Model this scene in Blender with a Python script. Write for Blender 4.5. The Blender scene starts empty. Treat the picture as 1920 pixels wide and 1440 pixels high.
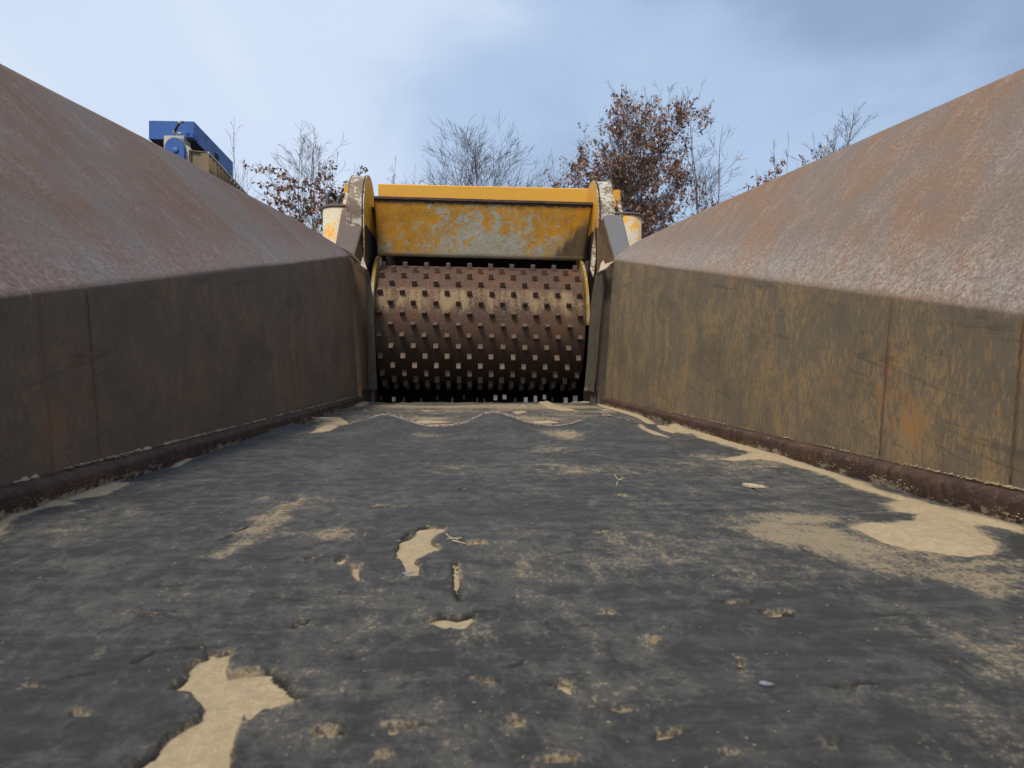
import bpy, bmesh, math, random
import numpy as np
from mathutils import Vector, Matrix
random.seed(7)
sc = bpy.context.scene
COL = sc.collection
PI = math.pi

# ------------------------------------------------------------------ camera
F = 1331.0
def _basis(vx=885.0, vy=689.0):
    v = np.array([(vx-960)/F, -(vy-720)/F, -1.0]); v /= np.linalg.norm(v)
    Z = np.array([0, 1.0, 0]) - v*v[1]; Z /= np.linalg.norm(Z)
    return np.array([np.cross(v, Z), v, Z])
CM = _basis()
def ray(px, py): return CM @ np.array([(px-960)/F, -(py-720)/F, -1.0])
def P(px, py, Y):
    r = ray(px, py); r = r*(Y/r[1]); return Vector(r)
ZF = -0.23
def FL(px, py, z=ZF):
    r = ray(px, py); r = r*(z/r[2]); return (float(r[0]), float(r[1]))

cam_d = bpy.data.cameras.new('camera'); cam = bpy.data.objects.new('camera', cam_d); COL.objects.link(cam)
cam_d.sensor_width = 36; cam_d.lens = F/1920*36; cam_d.clip_start = 0.05; cam_d.clip_end = 2000
cam.matrix_world = Matrix(CM.tolist()).to_4x4()
cam_d.dof.use_dof = True; cam_d.dof.focus_distance = 3.6; cam_d.dof.aperture_fstop = 13
sc.camera = cam

# ------------------------------------------------------------------ world and sun
SUN_EL, SUN_AZ = math.radians(55), math.radians(206)      # azimuth measured clockwise from +Y: behind the camera, to the left
w = bpy.data.worlds.new('World'); sc.world = w; w.use_nodes = True
nt = w.node_tree; nt.nodes.clear()
def wn(t, **k):
    n = nt.nodes.new(t)
    for a, b in k.items(): setattr(n, a, b)
    return n
out = wn('ShaderNodeOutputWorld'); bg = wn('ShaderNodeBackground'); bg.inputs['Strength'].default_value = 0.1
nt.links.new(bg.outputs[0], out.inputs[0])
sky = wn('ShaderNodeTexSky', sky_type='NISHITA', sun_disc=False, sun_elevation=SUN_EL, sun_rotation=SUN_AZ)
tc = wn('ShaderNodeTexCoord'); sx = wn('ShaderNodeSeparateXYZ'); nt.links.new(tc.outputs['Generated'], sx.inputs[0])
mp = wn('ShaderNodeMapping'); mp.inputs['Scale'].default_value = (0.95, 0.95, 1.7); mp.inputs['Location'].default_value = (0.35, 0.1, 0.15)
nt.links.new(tc.outputs['Generated'], mp.inputs[0])
ns = wn('ShaderNodeTexNoise'); ns.inputs['Scale'].default_value = 1.7; ns.inputs['Detail'].default_value = 6; ns.inputs['Roughness'].default_value = 0.48; ns.inputs['Distortion'].default_value = 0.4
nt.links.new(mp.outputs[0], ns.inputs['Vector'])
def wm(op, a, b=None):
    n = wn('ShaderNodeMath', operation=op)
    for i, v in enumerate((a, b)):
        if v is None: continue
        if isinstance(v, (int, float)): n.inputs[i].default_value = v
        else: nt.links.new(v, n.inputs[i])
    return n.outputs[0]
t = wm('ADD', wm('MULTIPLY', sx.outputs[0], 0.76), wm('MULTIPLY', ns.outputs[0], 1.35))
t = wm('ADD', t, -0.07)
t = wm('ADD', t, wm('MULTIPLY', sx.outputs[2], 0.10))
rp = wn('ShaderNodeValToRGB'); nt.links.new(t, rp.inputs[0])
cr = rp.color_ramp; cr.interpolation = 'EASE'
cr.elements[0].position = 0.22; cr.elements[0].color = (0.86, 0.93, 1.0, 1)
cr.elements[1].position = 1.0; cr.elements[1].color = (0.315, 0.42, 0.62, 1)
e = cr.elements.new(0.50); e.color = (0.68, 0.79, 0.97, 1)
e = cr.elements.new(0.76); e.color = (0.46, 0.60, 0.83, 1)
sc10 = wn('ShaderNodeVectorMath', operation='SCALE'); nt.links.new(rp.outputs[0], sc10.inputs[0]); sc10.inputs['Scale'].default_value = 10.0
mx = wn('ShaderNodeMix', data_type='RGBA'); mx.inputs[0].default_value = 0.93
nt.links.new(sky.outputs[0], mx.inputs[6]); nt.links.new(sc10.outputs[0], mx.inputs[7]); nt.links.new(mx.outputs[2], bg.inputs[0])

sd = bpy.data.lights.new('sun', 'SUN'); so = bpy.data.objects.new('sun', sd); COL.objects.link(so)
sd.energy = 2.5; sd.angle = math.radians(11.0); sd.color = (1.0, 0.89, 0.74)
L = Vector((math.sin(SUN_AZ)*math.cos(SUN_EL), math.cos(SUN_AZ)*math.cos(SUN_EL), math.sin(SUN_EL)))
so.rotation_euler = L.to_track_quat('Z', 'Y').to_euler()
vs = sc.view_settings; vs.view_transform = 'Standard'; vs.look = 'None'; vs.exposure = 0; vs.gamma = 1; vs.use_curve_mapping = False

# ------------------------------------------------------------------ node helper
class NB:
    def __init__(s, name):
        s.m = bpy.data.materials.new(name); s.m.use_nodes = True; s.t = s.m.node_tree; s.t.nodes.clear()
        s.o = s.t.nodes.new('ShaderNodeOutputMaterial'); s.b = s.t.nodes.new('ShaderNodeBsdfPrincipled')
        s.t.links.new(s.b.outputs[0], s.o.inputs[0]); s.c = s.t.nodes.new('ShaderNodeTexCoord')
    def n(s, t, **k):
        n = s.t.nodes.new(t)
        for a, b in k.items(): setattr(n, a, b)
        return n
    def set(s, inp, v):
        if isinstance(v, (int, float)): inp.default_value = v
        elif isinstance(v, tuple): inp.default_value = v if len(v) != 3 or inp.type != 'RGBA' else v+(1,)
        else: s.t.links.new(v, inp)
    def uv(s): return s.c.outputs['UV']
    def ob(s): return s.c.outputs['Object']
    def map(s, v, sc=(1, 1, 1), rot=(0, 0, 0), loc=(0, 0, 0)):
        n = s.n('ShaderNodeMapping'); s.set(n.inputs[0], v)
        n.inputs['Scale'].default_value = sc; n.inputs['Rotation'].default_value = rot; n.inputs['Location'].default_value = loc
        return n.outputs[0]
    def noise(s, v, scale=1.0, det=5, ro=0.55, dist=0.0, col=False):
        n = s.n('ShaderNodeTexNoise'); s.set(n.inputs['Vector'], v); s.set(n.inputs['Scale'], scale)
        n.inputs['Detail'].default_value = det; n.inputs['Roughness'].default_value = ro; n.inputs['Distortion'].default_value = dist
        return n.outputs[1] if col else n.outputs[0]
    def math(s, op, a, b=0.0, c=0.0, clamp=False):
        n = s.n('ShaderNodeMath', operation=op, use_clamp=clamp)
        for i, v in enumerate((a, b, c)): s.set(n.inputs[i], v)
        return n.outputs[0]
    def add(s, a, b): return s.math('ADD', a, b)
    def mul(s, a, b): return s.math('MULTIPLY', a, b)
    def step(s, v, lo, hi, a=0.0, b=1.0):
        n = s.n('ShaderNodeMapRange', interpolation_type='SMOOTHSTEP'); s.set(n.inputs[0], v)
        n.inputs[1].default_value = lo; n.inputs[2].default_value = hi; n.inputs[3].default_value = a; n.inputs[4].default_value = b
        return n.outputs[0]
    def mix(s, f, a, b, mode='MIX'):
        n = s.n('ShaderNodeMix', data_type='RGBA', blend_type=mode, clamp_factor=True)
        s.set(n.inputs[0], f); s.set(n.inputs[6], a); s.set(n.inputs[7], b); return n.outputs[2]
    def sep(s, v):
        n = s.n('ShaderNodeSeparateXYZ'); s.set(n.inputs[0], v); return n.outputs
    def attr(s, name):
        n = s.n('ShaderNodeAttribute', attribute_name=name); return n.outputs['Fac']
    def bump(s, h, strength=0.5, dist=0.002):
        n = s.n('ShaderNodeBump'); s.set(n.inputs['Height'], h); n.inputs['Strength'].default_value = strength; n.inputs['Distance'].default_value = dist
        if getattr(s, '_bn', None): s.t.links.new(s._bn, n.inputs['Normal'])
        s._bn = n.outputs[0]; s.t.links.new(n.outputs[0], s.b.inputs['Normal']); return s
    def fin(s, col, rough=0.6, metal=0.0, spec=0.4):
        s.set(s.b.inputs['Base Color'], col); s.set(s.b.inputs['Roughness'], rough); s.set(s.b.inputs['Metallic'], metal)
        s.b.inputs['Specular IOR Level'].default_value = spec; return s.m

# ------------------------------------------------------------------ materials
def hopper_mat(name, right):
    b = NB(name); uv = b.uv(); S = b.sep(uv)
    # flare: material slides down the slope, so scratches run across it
    rot = b.map(uv, rot=(0, 0, math.radians(22 if right else -18)))
    streak = b.noise(b.map(rot, (13, 4.5, 1)), 1.0, 10, 0.76, 0.4)
    fine = b.noise(b.map(rot, (170, 95, 1)), 1.0, 7, 0.82, 0.3)
    mid = b.noise(b.map(rot, (52, 27, 1), loc=(4, 9, 0)), 1.0, 10, 0.82, 0.3)
    grain = b.noise(uv, 330, 4, 0.75)
    patch = b.noise(b.map(rot, (2.6, 1.5, 1)), 1.0, 7, 0.66, 0.6)
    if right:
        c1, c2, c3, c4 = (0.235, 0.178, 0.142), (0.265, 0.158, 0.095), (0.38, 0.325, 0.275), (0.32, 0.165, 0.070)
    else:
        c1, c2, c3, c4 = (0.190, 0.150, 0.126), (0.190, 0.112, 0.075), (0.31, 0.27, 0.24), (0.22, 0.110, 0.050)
    m = b.add(b.mul(patch, 0.55), b.add(b.mul(streak, 0.35), b.mul(mid, .25)))
    col = b.mix(b.step(m, 0.53, 0.63), c1, c2)
    col = b.mix(b.mul(b.step(b.add(b.mul(streak, .35), b.add(b.mul(mid, .35), b.mul(fine, .35))), 0.53, 0.60), 0.55), col, c3)
    col = b.mix(b.mul(b.step(b.add(b.mul(b.noise(b.map(rot, (5, 2.2, 1), loc=(3, 7, 0)), 1, 8, .7), .7), b.mul(mid, .3)), 0.55, 0.64), 0.65), col, c4)
    col = b.mix(b.step(b.add(b.mul(grain, .4), b.mul(fine, .6)), 0.52, 0.42, 0, 0.55), col, (0.075, 0.052, 0.045))
    sc1 = b.noise(b.map(uv, (95, 4.5, 1), rot=(0, 0, math.radians(30 if right else -35))), 1.0, 3, 0.5)
    col = b.mix(b.step(sc1, 0.68, 0.74, 0, 0.4), col, (0.46, 0.43, 0.41))
    band = b.mul(b.step(S[1], -0.01, 0.02), b.step(S[1], 0.03, 0.22, 1, 0))
    speck = b.step(b.add(b.mul(mid, .5), b.mul(fine, .5)), 0.45, 0.56)
    col = b.mix(b.mul(b.mul(band, speck), 0.55), col, (0.44, 0.40, 0.365) if right else (0.30, 0.26, 0.25))
    vst = b.noise(b.map(uv, (150, 34, 1)), 1.0, 9, 0.82, 0.3)
    vbig = b.noise(b.map(uv, (5.5, 3.4, 1), loc=(5, 1, 0)), 1.0, 9, 0.72, 0.8)
    vmid = b.noise(b.map(uv, (46, 26, 1), loc=(2, 1, 0)), 1.0, 10, 0.86, 0.5)
    cloud = b.noise(b.map(uv, (2.4, 5.0, 1), loc=(1, 4, 0)), 1.0, 9, 0.72, 0.9)
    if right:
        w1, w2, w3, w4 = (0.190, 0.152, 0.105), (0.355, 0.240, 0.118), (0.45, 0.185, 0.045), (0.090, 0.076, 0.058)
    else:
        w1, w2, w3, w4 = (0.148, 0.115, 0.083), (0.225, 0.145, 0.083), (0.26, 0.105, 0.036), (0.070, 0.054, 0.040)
    wc = b.mix(b.mul(b.step(b.add(b.mul(vst, .40), b.add(b.mul(vmid, .40), b.mul(vbig, .30))), 0.535, 0.595), .95), w1, w2)
    wc = b.mix(b.mul(b.step(b.add(b.mul(cloud, .55), b.mul(vmid, .45)), 0.50, 0.60), 0.45), wc, w4)
    wc = b.mix(b.mul(b.step(b.add(b.mul(vst, .6), b.mul(b.noise(b.map(uv, (90, 60, 1)), 1, 6, .8), .4)), .545, .60), .55), wc, w3)
    wc = b.mix(b.mul(b.step(b.add(b.mul(b.noise(b.map(uv, (3.5, 2.8, 1), loc=(8, 2, 0)), 1, 9, .75), .7), b.mul(vmid, .3)), 0.555, 0.63), 0.5 if right else 0.35), wc, w3)
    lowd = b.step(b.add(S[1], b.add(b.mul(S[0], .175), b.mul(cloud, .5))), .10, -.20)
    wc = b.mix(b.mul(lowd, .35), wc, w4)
    rub = b.noise(b.map(uv, (2.6, 30, 1), rot=(0, 0, 0.12)), 1, 6, .7, 0.9)
    wc = b.mix(b.mul(b.step(rub, 0.58, 0.66), 0.35), wc, (0.045, 0.043, 0.04))
    wc = b.mix(b.step(b.noise(b.map(uv, (55, 26, 1)), 1, 3, .6), 0.68, 0.73, 0, 0.6), wc, (0.03, 0.022, 0.018))
    wc = b.mix(b.step(b.noise(b.map(uv, (34, 20, 1), loc=(3, 3, 0)), 1, 7, .8), 0.68, 0.74, 0, 0.5), wc, (0.36, 0.33, 0.27))
    # vertical rust runs below welds
    wob = b.add(S[0], b.mul(b.add(b.noise(b.map(uv, (1, 7, 1)), 1, 4, .6), -0.5), 0.03))
    for u0, wd, st in (((1.388, .010, .5), (1.038, .010, .45), (1.974, .008, .4), (1.20, .006, .3), (3.3, .008, .3)) if right else ((1.435, .014, .5), (1.28, .010, .45), (2.3, .01, .3), (3.4, .01, .25))):
        ln = b.step(b.math('ABSOLUTE', b.add(wob, -u0)), 0.0, wd, 1, 0)
        wc = b.mix(b.mul(ln, b.mul(b.step(vst, 0.3, 0.6), st)), wc, (0.15, 0.050, 0.018))
    if right:   # chipped yellow paint
        yl = b.mul(b.step(b.noise(b.map(uv, (13, 9, 1), loc=(2, 6, 0)), 1, 7, .8), 0.685, 0.71), b.step(S[0], 1.2, 1.5, 1, 0))
        wc = b.mix(yl, wc, (0.50, 0.25, 0.04))
    hem = b.step(b.add(S[2], 0), 0, 1)
    f = b.step(b.add(S[1], b.mul(b.add(b.noise(b.map(uv, (60, 10, 1)), 1, 6, .7), -0.5), 0.12)), -0.022, 0.012)
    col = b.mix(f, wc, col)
    h = b.add(b.mul(mid, 1.0), b.add(b.mul(fine, .9), b.mul(grain, .35)))
    b.bump(h, 0.5, 0.003); b.bump(b.noise(b.map(uv, (1.8, 1.5, 1)), 1, 4, .5), 0.35, 0.035)
    r = b.step(streak, 0.3, 0.7, 0.85, 0.66)
    return b.fin(col, r, 0.0, 0.28)

def rust_mat(name, c1, c2, c3, sc=1.0, rough=0.7, lightn=0.0):
    b = NB(name); o = b.ob()
    a = b.noise(o, 7*sc, 8, .65, .5); g = b.noise(o, 60*sc, 6, .7); v = b.noise(b.map(o, (40, 40, 6)), sc, 6, .65)
    col = b.mix(b.step(b.add(b.mul(a, .7), b.mul(v, .4)), .44, .68), c1, c2)
    col = b.mix(b.mul(b.step(g, .52, .72), .6), col, c3)
    b.bump(b.add(g, a), .5, .002)
    return b.fin(col, rough, 0.0, 0.35)

def paint_mat(name, base, worn, under, amt=0.5, scl=1.0, patchx=None):
    """old machine paint worn through to primer (worn) and bare steel (under)"""
    b = NB(name); o = b.ob()
    n1 = b.noise(o, 5*scl, 8, .7, .8); n2 = b.noise(o, 26*scl, 8, .75, .8); sct = b.noise(b.map(o, (22, 22, 90), rot=(0, .7, 0)), scl, 4, .6, .4)
    k = b.add(b.add(b.mul(n1, .6), b.mul(n2, .35)), b.mul(sct, .2))
    bs = b.mix(b.step(b.noise(b.map(o, (30, 30, 4)), scl, 5, .6), .5, .75, 0, .25), base, tuple(x*0.7 for x in base))
    lo = 0.84 - amt*0.42
    col = b.mix(b.step(k, lo, lo+.035), bs, worn)
    col = b.mix(b.step(b.add(b.mul(b.noise(o, 9*scl, 7, .75), .75), b.mul(n2, .3)), .665, .69), col, under)
    b.bump(b.add(b.mul(k, 1), b.mul(b.noise(o, 90*scl, 4, .6), .4)), .35, .003)
    return b.fin(col, b.step(k, .4, .8, .42, .7), 0, .4)

def plate_mat():
    b = NB('worn_yellow_plate'); uv = b.uv(); S = b.sep(uv)         # uv in metres, origin at plate centre
    n1 = b.noise(b.map(uv, (8.0, 8.5, 1), loc=(4, 2, 0)), 1, 10, .78, 1.6); n2 = b.noise(b.map(uv, (1, 1, 1), rot=(0, 0, .6)), 30, 10, .8, 1.6)
    d1 = b.noise(b.map(uv, (16, 3.2, 1)), 1, 7, .7, .3)
    cx = b.step(b.math('ABSOLUTE', b.add(S[0], 0.0)), 0.0, 0.70, 0.062, -0.045)
    k = b.add(b.add(b.mul(n1, .70), b.mul(n2, .55)), b.add(b.mul(d1, .25), b.add(cx, -.175)))
    k = b.add(k, b.step(S[1], -0.19, 0.19, .05, -.045))
    yel = b.mix(b.step(b.noise(uv, 9, 7, .7), .35, .7), (0.60, 0.295, 0.022), (0.42, 0.20, 0.022))
    cre = b.mix(b.step(b.noise(uv, 30, 6, .7), .35, .7), (0.47, 0.45, 0.355), (0.33, 0.31, 0.24))
    col = b.mix(b.step(k, .585, .625), yel, cre)
    ochre = b.step(b.add(b.mul(b.noise(b.map(uv, (1, 1, 1), loc=(9, 1, 0)), 15, 8, .8), .8), b.mul(d1, .2)), .535, .62)
    col = b.mix(b.mul(ochre, .45), col, (0.27, 0.15, 0.04))
    # dark brown diagonal patch filling the lower right corner
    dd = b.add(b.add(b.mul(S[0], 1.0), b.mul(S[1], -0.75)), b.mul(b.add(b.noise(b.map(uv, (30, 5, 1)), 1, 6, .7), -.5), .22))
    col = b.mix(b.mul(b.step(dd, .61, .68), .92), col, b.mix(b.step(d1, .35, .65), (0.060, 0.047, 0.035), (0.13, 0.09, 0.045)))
    # small black gouges
    g1 = b.step(b.noise(b.map(uv, (34, 70, 1), rot=(0, 0, .9)), 1, 2, .5, .4), .715, .74)
    g2 = b.step(b.noise(b.map(uv, (90, 26, 1), rot=(0, 0, .5), loc=(5, 5, 0)), 1, 2, .5, .4), .74, .76)
    col = b.mix(b.math('MAXIMUM', g1, g2), col, (0.035, 0.028, 0.022))
    # rust along the rims
    ed = b.math('MAXIMUM', b.add(S[1], 0), b.add(b.math('ABSOLUTE', S[0]), -0.57))
    er = b.add(ed, b.mul(b.add(b.noise(uv, 38, 6, .75), -.5), .045))
    col = b.mix(b.step(er, .170, .178), col, (0.060, 0.035, 0.026))
    low = b.step(b.add(b.mul(S[1], -1), b.mul(b.add(n2, -.5), .05)), .165, .175)
    col = b.mix(b.mul(low, .6), col, (0.24, 0.20, 0.13))
    b.bump(b.add(k, b.mul(b.noise(uv, 120, 4, .6), .3)), .4, .004); b.bump(b.noise(uv, 3.2, 3, .5), .3, .03)
    return b.fin(col, .55, 0, .4)

def roll_mat():
    b = NB('feed_roll_steel'); uv = b.uv(); S = b.sep(uv)           # u along the axis (m), v = angle (rad)
    grain = b.noise(b.map(uv, (55, 26, 1)), 1, 8, .8, .5); band = b.noise(b.map(uv, (13, .9, 1)), 1, 5, .6, .3); big = b.noise(b.map(uv, (2.6, 1.5, 1)), 1, 5, .6)
    col = b.mix(b.step(b.add(b.mul(big, .6), b.mul(grain, .5)), .42, .66), (0.075, 0.050, 0.040), (0.145, 0.073, 0.042))
    col = b.mix(b.mul(b.step(grain, .5, .68), .55), col, (0.24, 0.165, 0.115))
    # wood dust clinging above mid height, in strips worn between the tooth columns
    du = b.mul(b.step(b.add(S[1], b.mul(b.add(band, -.5), .5)), .12, .34), b.step(S[1], .48, .62, 1, 0))
    du = b.mul(du, b.step(b.add(b.mul(band, .7), b.mul(grain, .5)), .50, .72))
    col = b.mix(b.mul(du, .85), col, (0.36, 0.26, 0.135))
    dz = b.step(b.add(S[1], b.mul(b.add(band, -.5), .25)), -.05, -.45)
    col = b.mix(b.step(S[1], .15, -.5), col, b.mix(0.6, col, (0.035, 0.027, 0.022)))  # shade on the drum's lower half painted into its colour
    seam = b.step(b.math('ABSOLUTE', b.add(S[1], -.62)), .0, .012, 1, 0)
    col = b.mix(b.mul(seam, .5), col, (0.06, 0.04, 0.035))
    b.bump(b.add(grain, b.mul(band, .4)), .4, .003)
    return b.fin(col, b.step(grain, .3, .7, .8, .6), 0.0, .3)

def rubber_mat(name, far=False):
    b = NB(name); o = b.ob(); S = b.sep(o)
    dust = b.attr('dust')
    fine = b.noise(o, 520, 3, .75); g1 = b.noise(b.map(o, (1, .75, 1)), 120, 8, .80, .2); g2 = b.noise(b.map(o, (1, .7, 1), rot=(0, 0, .5)), 38, 10, .80, .25)
    big = b.noise(b.map(o, (1, .8, 1), rot=(0, 0, .3)), 5, 10, .74, .3)
    gh = b.noise(b.map(o, (1, .8, 1)), 230, 5, .8, .1); lat = b.noise(b.map(o, (7, 42, 1), rot=(0, 0, .06)), 1, 9, .78, .3); dia = b.noise(b.map(o, (60, 11, 1), rot=(0, 0, -.45)), 1, 8, .78, .3)
    rub = b.mix(b.step(b.add(b.mul(g2, .4), b.mul(lat, .6)), .45, .57), (0.048, 0.047, 0.045), (0.078, 0.076, 0.072))
    rub = b.mix(b.mul(b.step(b.add(b.mul(big, .5), b.mul(g2, .5)), .47, .57), .55), rub, (0.125, 0.120, 0.108))
    cov = b.add(b.add(b.mul(b.add(big, -.5), .55), b.mul(b.add(g2, -.5), .55)), b.add(b.mul(b.add(b.math('MAXIMUM', lat, dia), -.53), .6), b.mul(dust, .30)))
    k = b.add(b.add(b.mul(gh, .75), b.mul(g1, .25)), cov)
    sand = b.mix(b.step(fine, .4, .6), (0.45, 0.35, 0.215), (0.32, 0.245, 0.155))
    col = b.mix(b.mul(b.step(k, .50, .62), .48), rub, (0.155, 0.147, 0.122))
    col = b.mix(b.mul(b.step(k, .615, .72), .85), col, sand)
    dk = b.noise(b.map(o, (1, .6, 1), loc=(3, 3, 0), rot=(0, 0, -.2)), 60, 6, .75, .3)
    col = b.mix(b.step(dk, .37, .31, 0, .7), col, (0.022, 0.020, 0.018))
    # scratches
    s1 = b.noise(b.map(o, (4, 120, 1), rot=(0, 0, .35)), 1, 3, .5, .8); s2 = b.noise(b.map(o, (110, 5, 1), rot=(0, 0, -.3)), 1, 3, .5, .8)
    col = b.mix(b.step(b.math('MAXIMUM', s1, s2), .735, .77, 0, .45), col, (0.21, 0.19, 0.15))
    s3 = b.noise(b.map(o, (9, 55, 1), rot=(0, 0, .1)), 1, 3, .55, 1.4)
    col = b.mix(b.step(s3, .74, .775, 0, .8), col, (0.016, 0.015, 0.014))
    col = b.mix(b.attr('crack'), col, (0.018, 0.015, 0.012))
    b.bump(b.add(b.mul(g1, .8), b.add(b.mul(g2, 1.0), b.add(b.mul(gh, .6), b.mul(fine, .3)))), .75, .0045)
    b.bump(b.step(s3, .70, .77, 0, -1), .5, .004)
    return b.fin(col, b.step(k, .50, .62, .62, .92), 0, .35)

def sand_mat(name, c1=(0.50, 0.395, 0.25), c2=(0.36, 0.275, 0.165)):
    b = NB(name); o = b.ob()
    f = b.noise(o, 520, 3, .8); g = b.noise(o, 90, 6, .75); l = b.noise(o, 9, 5, .6)
    col = b.mix(b.step(b.add(b.mul(f, .5), b.mul(g, .5)), .38, .62), c2, c1)
    col = b.mix(b.step(l, .4, .7, 0, .3), col, c2)
    b.bump(f, .6, .0012); b.bump(g, .5, .003)
    return b.fin(col, .95, 0, .15)

def flat_mat(name, c, c2=None, sc=20, rough=.6, metal=0, spec=.4, bmp=.2):
    b = NB(name); o = b.ob(); n = b.noise(o, sc, 6, .7, .4); c2 = c2 or tuple(x*.6 for x in c)
    col = b.mix(b.step(n, .38, .68), c, c2); b.bump(n, bmp, .002)
    return b.fin(col, rough, metal, spec)

YEL = (0.80, 0.41, 0.045)
M = {
 'hopL': hopper_mat('hopper_steel_left', False), 'hopR': hopper_mat('hopper_steel_right', True),
 'rail': rust_mat('rail_rust', (0.050, 0.028, 0.022), (0.095, 0.050, 0.033), (0.15, 0.09, 0.06)),
 'railface': None,
 'steel': rust_mat('dull_rusty_steel', (0.135, 0.105, 0.10), (0.17, 0.12, 0.10), (0.24, 0.20, 0.185), 1.6),
 'bluesteel': rust_mat('polished_blue_grey_steel', (0.15, 0.155, 0.165), (0.185, 0.165, 0.155), (0.24, 0.22, 0.21), 1.2, .5),
 'steelbrown': rust_mat('brown_dirty_steel', (0.105, 0.066, 0.038), (0.15, 0.09, 0.045), (0.20, 0.13, 0.075), 1.5),
 'strip': rust_mat('grey_brown_steel', (0.060, 0.054, 0.043), (0.095, 0.074, 0.048), (0.16, 0.12, 0.075), 1.5),
 'dark': flat_mat('dark_steel_and_shade', (0.016, 0.013, 0.011), (0.035, 0.026, 0.02), 12, .8),
 'yellow': paint_mat('yellow_paint', YEL, (0.62, 0.52, 0.34), (0.16, 0.09, 0.05), .34),
 'cheek': paint_mat('dirty_yellow_paint', (0.36, 0.20, 0.03), (0.42, 0.36, 0.22), (0.10, 0.07, 0.04), .6, 1.0),
 'yelside': paint_mat('yellow_paint_chipped', YEL, (0.60, 0.50, 0.33), (0.14, 0.09, 0.05), .42, .8),
 'yelworn': paint_mat('yellow_paint_worn_to_primer', YEL, (0.62, 0.57, 0.43), (0.14, 0.10, 0.07), .71, 1.3),
 'cream': paint_mat('cream_primer_scuffed', (0.62, 0.56, 0.44), (0.21, 0.15, 0.10), (0.10, 0.07, 0.05), .70, 1.6),
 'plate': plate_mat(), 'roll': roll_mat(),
 'tooth': flat_mat('tooth_steel', (0.15, 0.095, 0.07), (0.075, 0.05, 0.04), 45, .6, .1),
 'tip': flat_mat('worn_tooth_tip', (0.165, 0.118, 0.085), (0.09, 0.064, 0.047), 70, .55, .15),
 'bright': flat_mat('sunlit_cutter_steel', (0.80, 0.76, 0.68), (0.5, 0.45, 0.36), 60, .4, .2),
 'rubber': rubber_mat('black_rubber'), 'sand': sand_mat('pale_sawdust_sand'),
 'edge': rust_mat('torn_rubber_edge', (0.21, 0.155, 0.13), (0.30, 0.235, 0.20), (0.10, 0.075, 0.06), 4),
 'hose': flat_mat('rubber_hose', (0.055, 0.06, 0.068), (0.03, 0.032, 0.036), 60, .55),
 'wood': flat_mat('splintered_wood', (0.66, 0.54, 0.36), (0.45, 0.34, 0.20), 70, .8),
 'blue': paint_mat('blue_paint', (0.045, 0.135, 0.42), (0.05, 0.11, 0.30), (0.10, 0.08, 0.07), .55, .7),
 'blueside': paint_mat('skylit_blue_paint', (0.085, 0.175, 0.40), (0.07, 0.14, 0.30), (0.12, 0.11, 0.11), .55, .6),  # lighter copy of the blue, skylight on the casing side put into colour
 'white': flat_mat('off_white_paint', (0.70, 0.66, 0.55), (0.50, 0.46, 0.38), 25, .5),
 'flake': flat_mat('grey_white_flake', (0.26, 0.28, 0.31), (0.17, 0.18, 0.20), 200, .6),
 'flap': flat_mat('torn_paint_flap', (0.60, 0.47, 0.34), (0.30, 0.20, 0.13), 80, .7),
 'gasket': flat_mat('black_gasket', (0.02, 0.018, 0.016), (0.05, 0.04, 0.03), 90, .7),
 'chrome': flat_mat('zinc_fitting', (0.7, 0.7, 0.7), (0.5, 0.5, 0.5), 30, .3, .6),
 'tan': rust_mat('tan_dusty_steel', (0.22, 0.18, 0.12), (0.30, 0.21, 0.12), (0.13, 0.08, 0.045), 2),
 'bark': flat_mat('tree_bark', (0.125, 0.108, 0.092), (0.065, 0.052, 0.045), 14, .9),
 'barkpale': flat_mat('pale_tree_bark', (0.19, 0.175, 0.155), (0.11, 0.095, 0.085), 14, .9),
 'soil': flat_mat('trodden_soil', (0.12, 0.095, 0.065), (0.08, 0.07, 0.045), .5, .95),
}
def rail_mat():
    b = NB('rail_rust_sandy'); o = b.ob(); S = b.sep(o)
    a = b.noise(o, 9, 8, .7, .5); g = b.noise(b.map(o, (60, 60, 110)), 1, 8, .8); v = b.noise(b.map(o, (1, 34, 8)), 1, 6, .7)
    col = b.mix(b.step(b.add(b.mul(a, .5), b.mul(v, .5)), .44, .60), (0.058, 0.034, 0.026), (0.115, 0.062, 0.040))
    col = b.mix(b.mul(b.step(g, .50, .62), .6), col, (0.165, 0.105, 0.07))
    st = b.add(b.add(b.mul(b.noise(b.map(o, (1, 26, 60), loc=(2, 2, 2)), 1, 7, .8), .7), b.mul(b.noise(o, 3.3, 3, .5), .4)), b.step(S[2], -.200, -.226, -.10, .055))
    col = b.mix(b.mul(b.step(st, .600, .625), .85), col, (0.42, 0.35, 0.25))
    b.bump(b.add(g, b.mul(a, 2)), .7, .004)
    return b.fin(col, .75, 0, .3)
M['railface'] = rail_mat()
def leaf_mat(name, c1, c2, c3):
    b = NB(name); g = b.n('ShaderNodeNewGeometry'); r = g.outputs['Random Per Island']
    col = b.mix(b.step(r, .0, .6), c1, c2); col = b.mix(b.step(r, .7, 1), col, c3)
    m = b.fin(col, .75, 0, .25)
    return m
M['leaf'] = leaf_mat('dry_oak_leaf', (0.20, 0.085, 0.060), (0.33, 0.175, 0.115), (0.46, 0.31, 0.22))
M['leaf2'] = leaf_mat('dry_brown_leaf', (0.16, 0.07, 0.045), (0.28, 0.14, 0.08), (0.38, 0.23, 0.14))

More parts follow.
